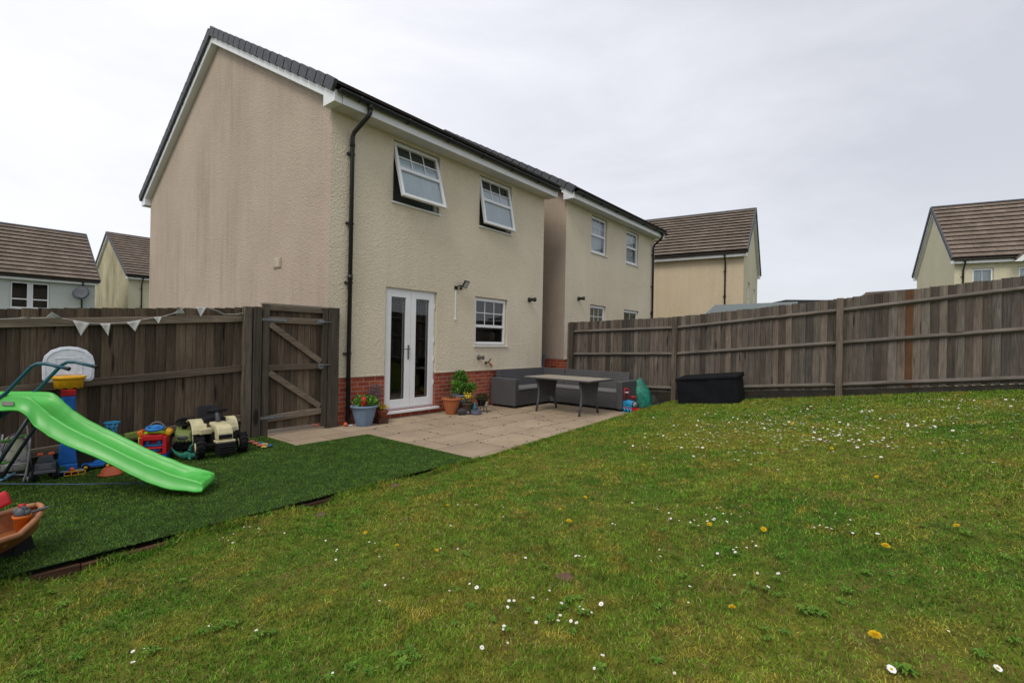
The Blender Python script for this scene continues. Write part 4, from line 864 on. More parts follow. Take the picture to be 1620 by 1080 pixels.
# yellow framed toy and flat toy plane behind it
o = thing('toy_goggles', 'yellow framed toy goggles lying in front of red and blue toys', 'toy goggles', T_(-3.03, .42), ANG - R(12)); o.scale = (.72,) * 3
mb = MB()
for x in (-.075, 0, .075): mb.tube([(x - .036, -.01, .008), (x - .036, .01, .055), (x + .036, .01, .055), (x + .036, -.01, .008)], .0065, 6, closed=True)
mb.bx(-.05, .04, .0, .03, .05, .066); mb.build('frame', YEL, o)
o = thing('toy_plane', 'low red, white and blue toy plane behind the yellow goggles', 'toy plane', T_(-3.04, .34), ANG - R(10)); o.scale = (.72,) * 3
mb = MB(); mb.sph((0, 0, .045), (.04, .11, .035), 14); mb.build('body', RED, o); mb = MB(); mb.bx(-.13, .13, -.035, .02, .05, .062); mb.build('wing', P_('pale_blue_plastic', (.25, .33, .45)), o, bevel=.006)
mb = MB(); mb.bx(-.05, .05, .08, .11, .05, .058); mb.bx(-.005, .005, .07, .11, .05, .10); mb.build('tail', YEL, o, bevel=.003)
mb = MB(); mb.sph((0, .0, .078), (.028, .04, .022), 12); mb.build('pilot_dome', ORG, o)
# blue toy car transporter
o = thing('toy_car', 'blue toy car with yellow wheels partly behind the slide', 'toy car', T_(-2.82, .26), ANG + R(75))
mb = MB(); mb.bx(-.06, .06, -.13, .13, .03, .06); mb.prism([(-.13, .06), (-.05, .06), (-.03, .085), (.02, .085), (.05, .055), (.13, .055), (.13, .04), (-.13, .04)], -.055, .055, M=Matrix.Rotation(R(90), 4, 'Z')); mb.build('body', BLUE, o, bevel=.006)
for x in (-.06, .06):
    for y in (-.09, .09): wheel(o, (x, y, .032), .033, .022, (1, 0, 0))
# light blue ring toy
o = thing('toy_ring_stand', 'light blue ring on a lattice stand behind the slide', 'toy hoop', T_(-2.68, .14, .03), ANG)
mb = MB(); mb.torus((0, 0, .43), .068, .009, squash=.8); mb.torus((0, 0, .385), .05, .006, squash=.8); mb.build('ring', LBLUE, o)
mb = MB()
for k in range(6):
    a = k * math.pi / 3; mb.tube([(.062 * math.cos(a), .05 * math.sin(a), .43), (.04 * math.cos(a + 1.2), .03 * math.sin(a + 1.2), .30), (.05 * math.cos(a + .6), .04 * math.sin(a + .6), .0)], .006, 6)
mb.build('stand', LBLUE, o)
mb = MB(); mb.prism([(-.12, .0), (.09, .0), (.125, .085), (-.12, .06)], -.03, .03); props(mb.build('toy_tray', P_('dull_lime_plastic', (.22, .33, .07)), loc=T_(-2.45, .16, .25), rz=ANG, bevel=.006), 'lime green plastic tray propped against the fence behind the slide', 'toy tray')
mb = MB(); mb.bx(-.09, .09, -.07, .07, .17, .185); mb.bx(-.08, -.06, -.05, .05, 0, .17); mb.bx(.06, .08, -.05, .05, 0, .17); props(mb.build('toy_stool', P_('faded_blue_plastic', (.03, .08, .16)), loc=T_(-2.45, .16, .0), rz=ANG, bevel=.006), 'low dull blue toy stool under the lime green tray', 'toy stool')
mb = MB(); mb.lathe([(.105, 0), (.11, .012), (.085, .018), (.072, .07), (.04, .078), (.005, .078)], n=6); props(mb.build('sand_mould', P_('orange_red_plastic', (.62, .13, .05)), loc=T_(-2.80, .72), rz=ANG), 'orange red sand mould lying upside down by the slide', 'sand mould')

# red and blue activity walker
o = thing('activity_walker', 'red and blue toy activity walker with a blue steering wheel', 'toy walker', T_(-2.36, .46), ANG - R(25)); o.scale = (.84, .84, .93)
mb = MB(); mb.prism([(-.145, .0), (.145, .0), (.15, .10), (-.15, .10)], -.10, .14); mb.build('base', BLUE, o, bevel=.012)
mb = MB(); sh_ = [(-.15, .10), (.15, .10), (.148, .26), (.12, .335), (-.12, .335), (-.148, .26)]; mb.prism(sh_, -.04, .14)
for a_, b_, c_, d_ in ((-.15, -.105, .10, .31), (.105, .15, .10, .31), (-.105, .105, .27, .33), (-.105, .105, .165, .185), (-.105, .105, .10, .115)): mb.bx(a_, b_, -.115, -.035, c_, d_)
mb.build('body', RED, o, bevel=.012)
mb = MB(); mb.sph((0, -.05, .145), (.095, .05, .022), 16); mb.bx(-.10, .10, -.07, -.04, .195, .22); mb.cyl((-.09, -.06, .24), (-.045, -.06, .24), .022); mb.cyl((.045, -.06, .24), (.09, -.06, .24), .022); mb.build('shape_panel', P_('mid_blue_plastic', (.02, .20, .55)), o)
mb = MB(); mb.cyl((0, .0, .33), (0, -.02, .40), .03); st_ = mb.build('steering_column', P_('navy_plastic', (.01, .03, .12)), o); mb = MB(); mb.torus((0, -.03, .405), .085, .02, Matrix.Rotation(R(12), 4, 'X'), squash=.8); mb.sph((0, -.03, .412), (.05, .04, .018), 12); mb.build('steering_wheel', P_('mid_blue_plastic', (.02, .20, .55)), st_)
for x, m_ in ((-.165, ORG), (.165, ORG)): mb = MB(); mb.box((x * .92, .03, .345), (.075, .15, .075), rot=(0, .35 if x > 0 else -.35, 0)); mb.build('shoulder', YEL if x > 0 else m_, o, bevel=.022)
mb = MB(); mb.tube([(-.13, .0, .335), (-.06, -.03, .36), (.06, -.03, .36), (.13, .0, .335)], .02, 8); mb.tube([(-.15, -.05, .30), (-.16, .02, .2), (-.15, .06, .1)], .022, 8); mb.build('lime_trim', P_('bright_lime_plastic', (.35, .62, .03)), o)
mb = MB(); mb.tube([(-.11 + .22 * u, .11, .33 + .13 * math.sin(math.pi * u) ** .5) for u in [i / 12 for i in range(13)]], .010, 8); mb.build('handle', P_('grey_handle', (.16, .16, .15)), o)

# faded green ride-on with steering wheel
o = thing('ride_on_toy', 'faded green ride-on tractor toy beside the red walker', 'ride-on toy', T_(-2.05, .38), ANG - R(24)); o.scale = (.86, .86, .93)
mb = MB(); V = [(-.11, -.13, .17), (.11, -.13, .17), (.12, .12, .15), (-.12, .12, .15), (-.09, -.11, .27), (.09, -.11, .27), (.10, .10, .36), (-.10, .10, .36)]; mb.add(V, [(0, 3, 2, 1), (4, 5, 6, 7), (0, 1, 5, 4), (1, 2, 6, 5), (2, 3, 7, 6), (3, 0, 4, 7)]); bd = mb.build('bonnet', OLIVE, o, bevel=.022)
mb = MB(); mb.sph((0, -.126, .232), (.06, .012, .027), 14); mb.build('front_grille', GREY, bd)
mb = MB()
for x in (-.065, -.022, .022, .065): mb.bx(x - .012, x + .012, -.137, -.125, .182, .196)
mb.build('vent', BLK, bd, bevel=.003)
mb = MB(); mb.bx(-.10, .10, -.10, .40, .07, .17); mb.bx(-.09, .09, .2, .38, .17, .24); mb.bx(-.09, .09, .34, .40, .2, .42); mb.build('chassis', BLK, o, bevel=.015)
mb = MB(); mb.cyl((0, .02, .32), (0, .06, .40), .028); st_ = mb.build('steering_column', BLK, o); mb = MB(); mb.torus((0, .06, .405), .10, .014, Matrix.Rotation(R(18), 4, 'X')); mb.bx(-.095, .095, .05, .07, .395, .41); mb.bx(-.01, .01, -.03, .15, .40, .412); mb.build('steering_wheel', BLK, st_)
for x in (-.14, .14): wheel(o, (x, -.05, .07), .07, .06, (1, 0, 0), tyre=P_('scuffed_tyre', (.05, .048, .045), .8), rim=BLK); wheel(o, (x, .3, .09), .09, .06, (1, 0, 0), tyre=P_('scuffed_tyre', (.05, .048, .045), .8), rim=BLK)

# teal plush lizard: one continuous skinned body
def skin_body(name, joints, edges, radii, mat, par=None, loc=None, rz=None, root=0, sub=2):
    me = bpy.data.meshes.new(name); me.from_pydata([tuple(j) for j in joints], edges, []); me.materials.append(mat); o = bpy.data.objects.new(name, me); col.objects.link(o); o.parent = par
    md = o.modifiers.new('skin', 'SKIN'); sv = me.skin_vertices[0].data if me.skin_vertices else None
    if sv is None:
        bpy.context.view_layer.update(); sv = me.skin_vertices.new().data if hasattr(me.skin_vertices, 'new') else None
    for v, r_ in zip(sv, radii): v.radius = (r_, r_)
    sv[root].use_root = True; md.use_smooth_shade = True
    m2 = o.modifiers.new('sub', 'SUBSURF'); m2.levels = m2.render_levels = sub
    if loc is not None: o.location = loc
    if rz is not None: o.rotation_euler = (0, 0, rz)
    return o
PLUSH = plain('teal_plush', (.015, .17, .115), .9, .35, 22, bumpd=.006)
try:
    lz = thing('toy_lizard', 'teal plush lizard toy sprawled in front of the green ride-on', 'soft toy', T_(-2.10, .70), ANG - R(40)); lz.scale = (.85,) * 3
    J = [(-.22, .02, .16), (-.17, .01, .10), (-.10, 0, .055), (-.02, 0, .05), (.06, 0, .05), (.11, -.01, .055), (.155, -.03, .06), (.0, .06, .10), (.01, .05, .17), (.05, .05, .19), (.03, -.06, .03), (.07, -.09, .015), (.12, .05, .04), (.17, .07, .05)]
    E_ = [(0, 1), (1, 2), (2, 3), (3, 4), (4, 5), (5, 6), (3, 7), (7, 8), (8, 9), (4, 10), (10, 11), (5, 12), (12, 13)]
    bo = skin_body('body', J, E_, [.006, .014, .03, .045, .04, .034, .018, .03, .018, .012, .02, .012, .018, .01], PLUSH, lz, root=3)
    for y in (-.035, .01): mb = MB(); mb.sph((.13, y - .012, .088), .009, 8); mb.build('eye', BLK, lz)
except Exception as ex: print('lizard', ex)

# cream pedal tractor
o = thing('pedal_tractor', 'cream and black pedal tractor with black steering wheel by the fence', 'pedal tractor', (-3.40, 5.70, .005), R(-42))
mb = MB()                                                            # bonnet, forward is +x
prof = [(.13, .19), (.13, .27), (.10, .335), (.04, .36), (-.18, .375), (-.20, .34), (-.02, .30), (.02, .265), (.03, .19)]
mb.prism(prof, -.085, .085); bo = mb.build('bonnet', CREAM, o, bevel=.018)
mb = MB(); mb.bx(.115, .137, -.07, .07, .205, .255); mb.build('grille', BLK, bo, bevel=.004)
mb = MB(); mb.bx(.04, .16, -.10, .10, .165, .192); mb.build('front_trim', CREAM, o, bevel=.008)
for sy in (-1, 1):
    mb = MB(); arc = [(-.36 + .17 * math.cos(a), .21 + .185 * math.sin(a)) for a in [math.pi * (.04 + .80 * k / 9) for k in range(10)]]; inn = [(-.36 + .148 * math.cos(a), .21 + .163 * math.sin(a)) for a in [math.pi * (.84 - .80 * k / 9) for k in range(10)]]
    mb.prism(arc + inn, min(sy * .09, sy * .25), max(sy * .09, sy * .25)); mb.build('mudguard', CREAM, o, bevel=.008)
mb = MB(); mb.bx(-.24, -.12, -.19, .19, .235, .30); mb.build('footplate', CREAM, o, bevel=.01)
mb = MB(); mb.bx(-.48, .10, -.075, .075, .11, .26); mb.bx(.06, .19, -.09, .09, .03, .16)
for z in (.055, .085, .115): mb.bx(.185, .20, -.085, .085, z, z + .015)
mb.cyl((.0, -.2, .125), (.0, .2, .125), .02); mb.cyl((-.36, -.2, .16), (-.36, .2, .16), .02); mb.build('chassis', BLK, o, bevel=.008)
mb = MB(); mb.bx(-.47, -.25, -.115, .115, .35, .40); mb.grid(lambda u, v: (-.47 - .05 * v - .02 * math.cos((u - .5) * 2.4), -.125 + .25 * u, .385 + .145 * v * (1 - .12 * abs(2 * u - 1) ** 3)), 8, 4); mb.build('seat', P_('dark_grey_seat', (.022, .022, .026), .5), o, bevel=.01, solid=.012)
mb = MB(); mb.cyl((-.13, 0, .36), (-.18, 0, .47), .028, r2=.022); st_ = mb.build('steering_column', GREY, o)
mb = MB(); Mw = Matrix.Translation((-.19, 0, .495)) @ Matrix.Rotation(R(-16), 4, 'Y'); mb.tube([Mw @ Vector((.105 * math.cos(a), .105 * math.sin(a), 0)) for a in [k * math.pi / 14 for k in range(28)]], .013, 8, closed=True)
for k in range(3): a = k * 2.094 + .5; mb.tube([Mw @ Vector((0, 0, -.015)), Mw @ Vector((.1 * math.cos(a), .1 * math.sin(a), 0))], .010, 6)
mb.build('steering_wheel', P_('dark_grey_seat', (.022, .022, .026), .5), st_)
for sy in (-1, 1):
    wheel(o, (0, sy * .225, .115), .115, .085, (.12 if sy else 0, 1, 0), rim=CREAM, lugs=14); wheel(o, (-.36, sy * .17, .15), .15, .09, (0, 1, 0), rim=CREAM, lugs=16)

# foam letters by the gate
for i, (px, py, m_, lab) in enumerate([(398, 700, SALM, 'salmon pink foam piece nearest the pedal tractor'), (405, 703, SALM, 'middle salmon pink foam piece on the turf by the gate'), (411, 706, SALM, 'salmon pink foam piece next to the yellow and blue ones'), (414, 703, BLUE, 'blue foam piece behind the upper yellow one'), (419, 704.5, YEL, 'yellow foam piece between the two blue ones'), (418, 708.5, YEL, 'yellow foam piece nearest the lawn'), (426, 706.5, BLUE, 'blue foam piece farthest right beside the slabs')]):
    r = ray(px, py); k = (.018 - CAMZ) / r.z; p = CAM + r * k; mb = MB(); a0 = i * 1.3
    mb.prism([(.045 * math.cos(a) * (1 if j % 2 else .62), .045 * math.sin(a) * (1 if j % 2 else .7)) for j, a in enumerate([k2 * math.pi / 4 for k2 in range(8)])], -.006, .008, M=Matrix.Rotation(R(90), 4, 'X'))
    props(mb.build('foam_piece', P_('yellow_foam', (.62, .40, .10), .8) if m_ is YEL else (P_('blue_foam', (.03, .15, .33), .8) if m_ is BLUE else SALM), loc=(p.x, p.y, .036), rz=a0, bevel=.003), lab, 'foam toy', 'coloured foam pieces scattered by the gate')

# boat shaped sand and water table, bottom left
BRN = plain('brown_orange_plastic', (.27, .085, .022), .42, .3, 6, bumpd=0); BRN2 = plain('tan_rim_plastic', (.40, .17, .075), .42, .25, 6, bumpd=0)
o = thing('sand_and_water_table', 'brown boat shaped sand and water table on a black foot', 'water table', (-3.10, 2.80, -.02), R(8))
def hull(d): return .225 * min(1, (d / .36)) ** .62
ds = [.0, .02, .06, .12, .2, .3, .42, .6, .8, 1.0]; yb = .45
def loop(f, z, dz=lambda d: 0.):
    R1 = [(f * hull(d) if d else 0., yb - d, z + dz(d)) for d in ds]; return R1 + [(-x, y, zz) for x, y, zz in R1[::-1]]
dzr = lambda d: .025 * math.exp(-d * 6) - .022 * (.30 < d < .55)
def ring(mb, l0, l1): n = len(l0); mb.add(l0 + l1, [(i, (i + 1) % n, n + (i + 1) % n, n + i) for i in range(n)], smooth=True)
mb = MB(); l0, l1, l2, l3 = loop(.52, .115), loop(.98, .235, dzr), loop(.86, .235, dzr), loop(.62, .14)
ring(mb, l0, l1); ring(mb, l2, l3); mb.add(l3, [tuple(range(len(l3) - 1, -1, -1))]); mb.add(l0, [tuple(range(len(l0)))]); mb.build('hull', BRN, o)
mb = MB(); mb.tube([(p[0] * .99, p[1], p[2] + .003) for p in loop(.95, .24, dzr)], .0165, 10, closed=True); mb.build('rim', BRN2, o)
mb = MB(); mb.box((.0, .27, .06), (.15, .17, .15), taper=.72); mb.build('foot', BLK, o, bevel=.012)
mb = MB(); mb.tube([(.06, -.2, .17), (.12, -.12, .23), (.17, -.02, .19), (.1, .08, .17)], .02, 8); mb.build('moulded_channel', BRN2, o)
o = thing('toy_bucket', 'orange bucket with grey pump and red button in the water table', 'toy bucket', (-3.02, 3.00, .17), 0); o.scale = (.72, .72, .95)
mb = MB(); mb.lathe([(.038, 0), (.047, .085), (.060, .088), (.062, .105), (.054, .105), (.046, .02), (.0, .02)], n=24); mb.build('bucket', ORG, o)
mb = MB(); mb.lathe([(.05, .095), (.045, .13), (.028, .155), (.0, .157)], n=18)
for s_ in (-1, 1): mb.sph((s_ * .052, 0, .125), (.022, .022, .022), 10)
mb.tube([(.05, 0, .13), (.06, -.02, .16), (.02, -.03, .165)], .007, 6); mb.build('pump', GREY, o); mb = MB(); mb.cyl((0, 0, .155), (0, 0, .175), .024, 16); mb.build('button', RED, o)
o = thing('toy_spade', 'dark grey toy spade laid across the bow of the water table', 'toy spade', (-3.05, 3.07, .255), R(75)); o.scale = (.62,) * 3
mb = MB(); mb.tube([(-.06, -.02, .01), (.06, .0, .0), (.10, .0, .0)], .011, 8); mb.grid(lambda u, v: (.09 + .10 * u, (v - .5) * .055 * (1 - .3 * u), .012 * (2 * v - 1) ** 2), 6, 6); mb.build('blade_and_handle', GREY, o, solid=.006)
mb = MB(); mb.grid(lambda u, v: (-.09 + .11 * u, -.02 + .07 * v, .10 * math.sin(math.pi * (u * .78 + .12)) + .02 * v), 12, 4); props(mb.build('toy_scoop', RED, loc=(-3.20, 3.04, .26), rz=R(-10), solid=.01), 'curved red plastic scoop at the left edge over the water table', 'toy scoop')
# ------------------------------------------------------------------ patio furniture
m = MT('grey_wicker'); u = m.n('ShaderNodeTexWave', bands_direction='Z'); u.inputs['Scale'].default_value = 9.; u.inputs['Distortion'].default_value = .6; u.inputs['Detail Scale'].default_value = 4; m.l(m.co.outputs['Object'], u.inputs['Vector'])
n1 = m.noise(30, 3); n2 = m.noise(1.5, 3)
c = m.mix(u.outputs['Fac'], (.052, .052, .055), (.088, .088, .092)); c = m.mix(1., c, m.ramp(n2, [(.3, .85), (.7, 1.15)]), 'MULTIPLY'); m.base(c, .62, .4); m.bump(m.math('ADD', u.outputs['Fac'], m.math('MULTIPLY', n1, .5)), .5, .006); WICK = m.mat
CUSH = plain('grey_seat_surface', (.155, .155, .16), .8, .2, 6)
o = thing('corner_sofa', 'dark grey wicker corner sofa set along the wall and the right side of the patio', 'sofa', L(5.72, .06, 0), ANG)
f = lambda s, t: (s - 5.72, -(t - .06))
def sb(mb, s0, s1, t0, t1, z0, z1): mb.bx(s0 - 5.72, s1 - 5.72, -(t1 - .06), -(t0 - .06), z0, z1)
mb = MB(); sb(mb, 3.93, 5.72, .12, .74, .05, .36); sb(mb, 5.08, 5.70, .745, 2.43, .05, .36); mb.build('base', WICK, o, bevel=.012)
mb = MB(); sb(mb, 3.935, 5.60, .22, .75, .362, .41); sb(mb, 5.07, 5.58, .755, 2.425, .362, .41); mb.build('seat', CUSH, o, bevel=.015)
mb = MB(); mb.box((3.96 / 2 + 5.72 / 2 - 5.72, -.07, .58), (1.77, .09, .40), rot=(R(-7), 0, 0)); mb.build('backrest', WICK, o, bevel=.012)
for t0, t1 in ((.10, .76), (.775, 2.42)): mb = MB(); mb.box((-.03, -((t0 + t1) / 2 - .06), .57), (.09, t1 - t0, .40), rot=(0, R(7), 0)); mb.build('backrest', WICK, o, bevel=.012)
mb = MB(); sb(mb, 3.80, 3.93, .07, .75, .045, .615); mb.build('armrest', WICK, o, bevel=.018)
mb = MB(); sb(mb, 5.04, 5.74, 2.43, 2.56, .045, .615); mb.build('armrest', WICK, o, bevel=.018)
for s_, t_ in ((3.86, .14), (3.86, .69), (5.1, 2.5), (5.68, 2.5), (5.1, .7)): mb = MB(); sb(mb, s_ - .03, s_ + .03, t_ - .03, t_ + .03, 0, .05); mb.build('foot', BLACKP, o)
# table
o = thing('garden_table', 'long grey wicker table with pale slatted top in front of the corner sofa', 'table', L(4.2, 1.78, 0), ANG)
m = MT('slatted_table_top'); w1 = m.n('ShaderNodeTexWave', bands_direction='Y'); w1.inputs['Scale'].default_value = .0
n1 = m.noise(1., 5, .6, m.vec((30, 2, 30))); m.base(m.mix(m.ramp(n1, [(.3, 0.), (.7, 1.)]), (.24, .21, .165), (.33, .29, .235)), .7); m.bump(n1, .3, .003)
mb = MB()
for k in range(6): mb.bx(-.435 + .146 * k, -.435 + .146 * k + .14, -.76, .76, .675, .698)
mb.build('table_top', m.mat, o, bevel=.003)
mb = MB()
for q_ in ((-.45, -.436, -.775, .775), (.441, .455, -.775, .775), (-.436, .441, -.775, -.762), (-.436, .441, .762, .775)): mb.bx(*q_, .662, .694)
mb.build('apron', WICK, o, bevel=.004)
for y in (-.50, .50):
    for x in (-.33, .33):
        mb = MB(); sx_ = 1 if x > 0 else -1; mb.tube([(x + sx_ * .03, y, 0), (x - sx_ * .03, y, .22), (x - sx_ * .05, y, .40), (x + sx_ * .02, y, .655)], [.022, .026, .026, .024], 8); mb.build('leg', WICK, o)
    mb = MB(); mb.prism([(-.31, .15), (-.27, .22), (-.15, .27), (0, .285), (.15, .27), (.27, .22), (.31, .15), (.29, .40), (.34, .65), (-.34, .65), (-.29, .40)], y - .012, y + .012); mb.build('leg_panel', WICK, o)
# covered storage box on the sloping lawn
BLKC = plain('black_cover_fabric', (.008, .009, .012), .8, .35, 5, spec=.2, bumpd=.004)
o = thing('storage_box', 'long black storage box on the lawn against the right fence', 'storage box', L(5.76, 3.47, .155), rot=(R(-6.2), 0, ANG)); o.rotation_mode = 'ZYX'; o.rotation_mode = 'XYZ'
o.rotation_euler = (Matrix.Rotation(ANG, 4, 'Z') @ Matrix.Rotation(R(-6.2), 4, 'X')).to_euler()
mb = MB(); mb.grid(lambda u, v: (.0 + .004 * math.sin(9 * u + 5 * v) - .006 * math.sin(u * 23), -1.15 * u, -.06 + .59 * v), 30, 12); mb.bx(.01, .55, -1.145, -.005, -.08, .52); mb.build('cover', BLKC, o, bevel=.02)
mb = MB(); mb.add([(-.02, .02, .50), (.57, .02, .52), (.57, -1.17, .52), (-.02, -1.17, .50), (-.02, .02, .545), (.57, .02, .60), (.57, -1.17, .61), (-.02, -1.17, .55)], [(3, 2, 1, 0), (4, 5, 6, 7), (0, 1, 5, 4), (1, 2, 6, 5), (2, 3, 7, 6), (3, 0, 4, 7)]); mb.build('lid', BLKC, o, bevel=.012)

# ------------------------------------------------------------------ pots and plants
TERR = plain('terracotta', (.42, .13, .045), .75, .25, 10); TERRD = plain('old_terracotta', (.26, .07, .035), .8, .4, 12); BLUEP = plain('blue_grey_planter', (.17, .25, .37), .5, .3, 7); BROWNP = plain('dark_brown_pot', (.055, .035, .02), .5, .3, 8)
def leafm(name, a_, b_): 
    m = MT(name); r_ = m.attr(); m.base(m.mix(r_, a_, b_), .7, .12); return m.mat
LF = leafm('shrub_leaf', (.035, .11, .015), (.14, .32, .045)); LFB = leafm('bedding_leaf', (.05, .15, .02), (.17, .36, .05)); LAV = leafm('grey_leaf', (.06, .06, .065), (.17, .16, .18)); LFY = leafm('yellowing_leaf', (.10, .09, .02), (.30, .25, .04)); DRY = leafm('dry_stem', (.05, .04, .02), (.18, .15, .08)); FLY = leafm('yellow_petal', (.55, .36, .01), (.80, .58, .03)); LFD = leafm('dark_leaf', (.01, .025, .01), (.03, .06, .02))
def leaves(mb, c, rad, n, size, asp=2.2, hollow=.35, cone=0.):
    for _ in range(n):
        while True:
            p = Vector((random.uniform(-1, 1), random.uniform(-1, 1), random.uniform(-1, 1)))
            if hollow < p.length < 1 and not (p.z < -.3 and math.hypot(p.x, p.y) > .9 + p.z * .5): break
        b_ = math.sin(5 * math.atan2(p.y, p.x) + 4 * p.z) * .12 + .95
        q_ = Vector(c) + Vector((p.x * rad[0] * b_, p.y * rad[1] * b_, p.z * rad[2] * b_)); d = (p + Vector((random.gauss(0, .5), random.gauss(0, .5), random.gauss(.2, .5)))).normalized()
        s_ = d.cross(Vector((random.gauss(0, 1), random.gauss(0, 1), 1))).normalized(); l = size * random.uniform(.6, 1.3); wd = l / asp; n2 = d.cross(s_) * l * .12
        mb.add([q_, q_ + d * l * .45 + s_ * wd / 2, q_ + d * l - n2, q_ + d * l * .45 - s_ * wd / 2, q_ + d * l * .5 + n2], [(0, 1, 4), (1, 2, 4), (2, 3, 4), (3, 0, 4)])
def stems(mb, base, n, h, spread, r=.003):
    for _ in range(n):
        a = random.random() * 6.28; k = random.random(); x, y = base[0] + spread * .5 * math.cos(a) * k, base[1] + spread * .5 * math.sin(a) * k; hh = h * random.uniform(.5, 1.1)
        mb.tube([(x, y, base[2]), (x + spread * .3 * math.cos(a) * k, y + spread * .3 * math.sin(a) * k, base[2] + hh * .6), (x + spread * math.cos(a) * k, y + spread * math.sin(a) * k, base[2] + hh)], [r, r * .8, r * .4], 4)
def pot(par, r0, r1, h, mat, lip=.02, name='pot'):
    mb = MB(); mb.lathe([(r0 * .96, 0), (r0, .012), (r0 + (r1 - r0) * .6, h * .5), (r1 * .97, h - .055), (r1 * .985, h - .045), (r1 + lip, h - .035), (r1 + lip, h - .008), (r1 + lip * .5, h), (r1 - .015, h - .004), (r1 * .93, h - .04), (0.001, h - .045)], n=30)
    return mb.build(name, mat, par)
def soil(par, r, z): mb = MB(); mb.lathe([(r, z), (r * .6, z + .012), (.001, z + .015)], n=18); mb.build('soil', SOIL, par)
o = thing('planter', 'pale blue round planter with leafy plants and a red ornament by the downpipe', 'planter', L(.50, .27, 0), ANG)
pot(o, .125, .195, .33, BLUEP, .022); soil(o, .18, .29); mb = MB(); leaves(mb, (.03, .0, .37), (.20, .17, .10), 420, .055, 1.6); mb.build('foliage', LFB, o)
mb = MB(); mb.lathe([(.025, .30), (.04, .33), (.045, .40), (.035, .46), (.015, .475), (.001, .476)], (-.07, -.09, 0), n=14); mb.sph((-.07, -.09, .475), .022, 10); mb.build('red_ornament', P_('glazed_red', (.45, .012, .012), .25), o)
o = thing('potted_lavender', 'grey leaved lavender in a dark pot beside the patio door', 'potted plant', L(.80, .14, 0), ANG)
pot(o, .09, .12, .30, TERRD, .012); mb = MB(); leaves(mb, (0, 0, .47), (.14, .11, .19), 560, .035, 4.); stems(mb, (0, 0, .3), 30, .3, .12, .002); mb.build('foliage', LAV, o)
mb = MB(); mb.bx(-.09, .09, -.07, .07, 0, .10); props(mb.build('brick_block', plain('dark_brick_block', (.10, .04, .022), .85, .4, 14), loc=L(.82, .30, 0), rz=ANG - .1, bevel=.006), 'dark brown block standing on the patio under a small terracotta pot', 'block')
o = thing('potted_flowers', 'small terracotta pot of yellow flowers on a dark brown block', 'potted plant', L(.83, .30, .101), ANG)
pot(o, .065, .092, .125, TERRD, .008); mb = MB(); leaves(mb, (0, 0, .15), (.09, .08, .05), 90, .035); stems(mb, (0, 0, .12), 12, .12, .09); mb.build('foliage', LFY, o); mb = MB()
for _ in range(26): mb.sph((random.uniform(-.09, .09), random.uniform(-.08, .08), random.uniform(.15, .20)), (.013, .013, .008), 8)
mb.build('flower_heads', FLY, o)
o = thing('terracotta_pot', 'large bright terracotta pot of dry stems right of the patio door', 'plant pot', L(2.36, .36, 0), ANG)
pot(o, .10, .175, .31, TERR, .018); soil(o, .16, .27); mb = MB(); stems(mb, (0, 0, .27), 46, .17, .13, .0025); leaves(mb, (0, 0, .31), (.13, .12, .06), 60, .03, 4); mb.build('stems', DRY, o)
o = thing('potted_shrub', 'leafy green shrub in a blue grey pot against the brick plinth', 'potted shrub', L(2.74, .24, 0), ANG)
pot(o, .14, .185, .34, BLUEP, .02); mb = MB(); stems(mb, (0, 0, .3), 9, .36, .12, .006); mb.build('branches', DRY, o); mb = MB()
for cx_, cz_, rr in ((-.02, .48, .15), (.15, .44, .12), (-.17, .52, .12), (-.05, .65, .12), (-.07, .74, .08), (.24, .46, .09), (.10, .61, .10), (-.14, .42, .11), (.02, .56, .11)): leaves(mb, (cx_, random.uniform(-.08, .06), cz_), (rr * 1.0, rr * .8, rr * .7), 130, .062, 1.9, .3)
mb.build('foliage', LF, o)
o = thing('potted_flowers', 'dark brown pot with yellow flowers in front of the blue grey shrub pot', 'potted plant', L(2.58, .56, 0), ANG)
pot(o, .085, .12, .215, BROWNP, .01); mb = MB(); leaves(mb, (.04, 0, .27), (.15, .10, .10), 170, .04, 2.4); stems(mb, (0, 0, .2), 14, .2, .13); mb.build('foliage', LFY, o); mb = MB()
for _ in range(22): mb.sph((random.gauss(-.02, .035), random.uniform(-.08, .06), random.gauss(.36, .03)), (.017, .017, .010), 8)
mb.build('flower_heads', FLY, o)
o = thing('hedgehog_ornament', 'dark grey stone hedgehog ornament beside the terracotta pot', 'ornament', L(2.43, .58, 0), ANG - R(20))
mb = MB(); mb.sph((0, 0, .055), (.105, .07, .07), 22, noise=.07); mb.build('body', plain('dark_stone', (.055, .052, .052), .9, .4, 40, bumpd=.004), o); mb = MB(); mb.sph((.10, -.015, .038), (.045, .035, .032), 12); mb.sph((.145, -.02, .03), (.013, .012, .012), 8); mb.build('face', plain('pale_stone', (.22, .20, .18), .85), o)
o = thing('bird_ornament', 'blue grey round stone dish with a teal figure in front of the pots', 'ornament', L(2.66, .72, 0), ANG)
mb = MB(); mb.lathe([(.085, 0), (.10, .02), (.10, .055), (.085, .065), (.105, .075), (.10, .09), (.03, .085), (.001, .085)], n=24); mb.build('dish', plain('blue_grey_stone', (.13, .15, .20), .75, .3, 16), o); mb = MB(); mb.lathe([(.045, .085), (.04, .14), (.025, .18), (.03, .21), (.018, .235), (.001, .24)], (-.03, 0, 0), n=14); mb.build('figure', plain('teal_glaze', (.03, .13, .17), .35, .3, 12), o)
o = thing('plant_stand', 'black wire plant stand with dark plant and pale owl figure by the sofa', 'plant stand', L(2.98, .58, 0), ANG)
mb = MB()
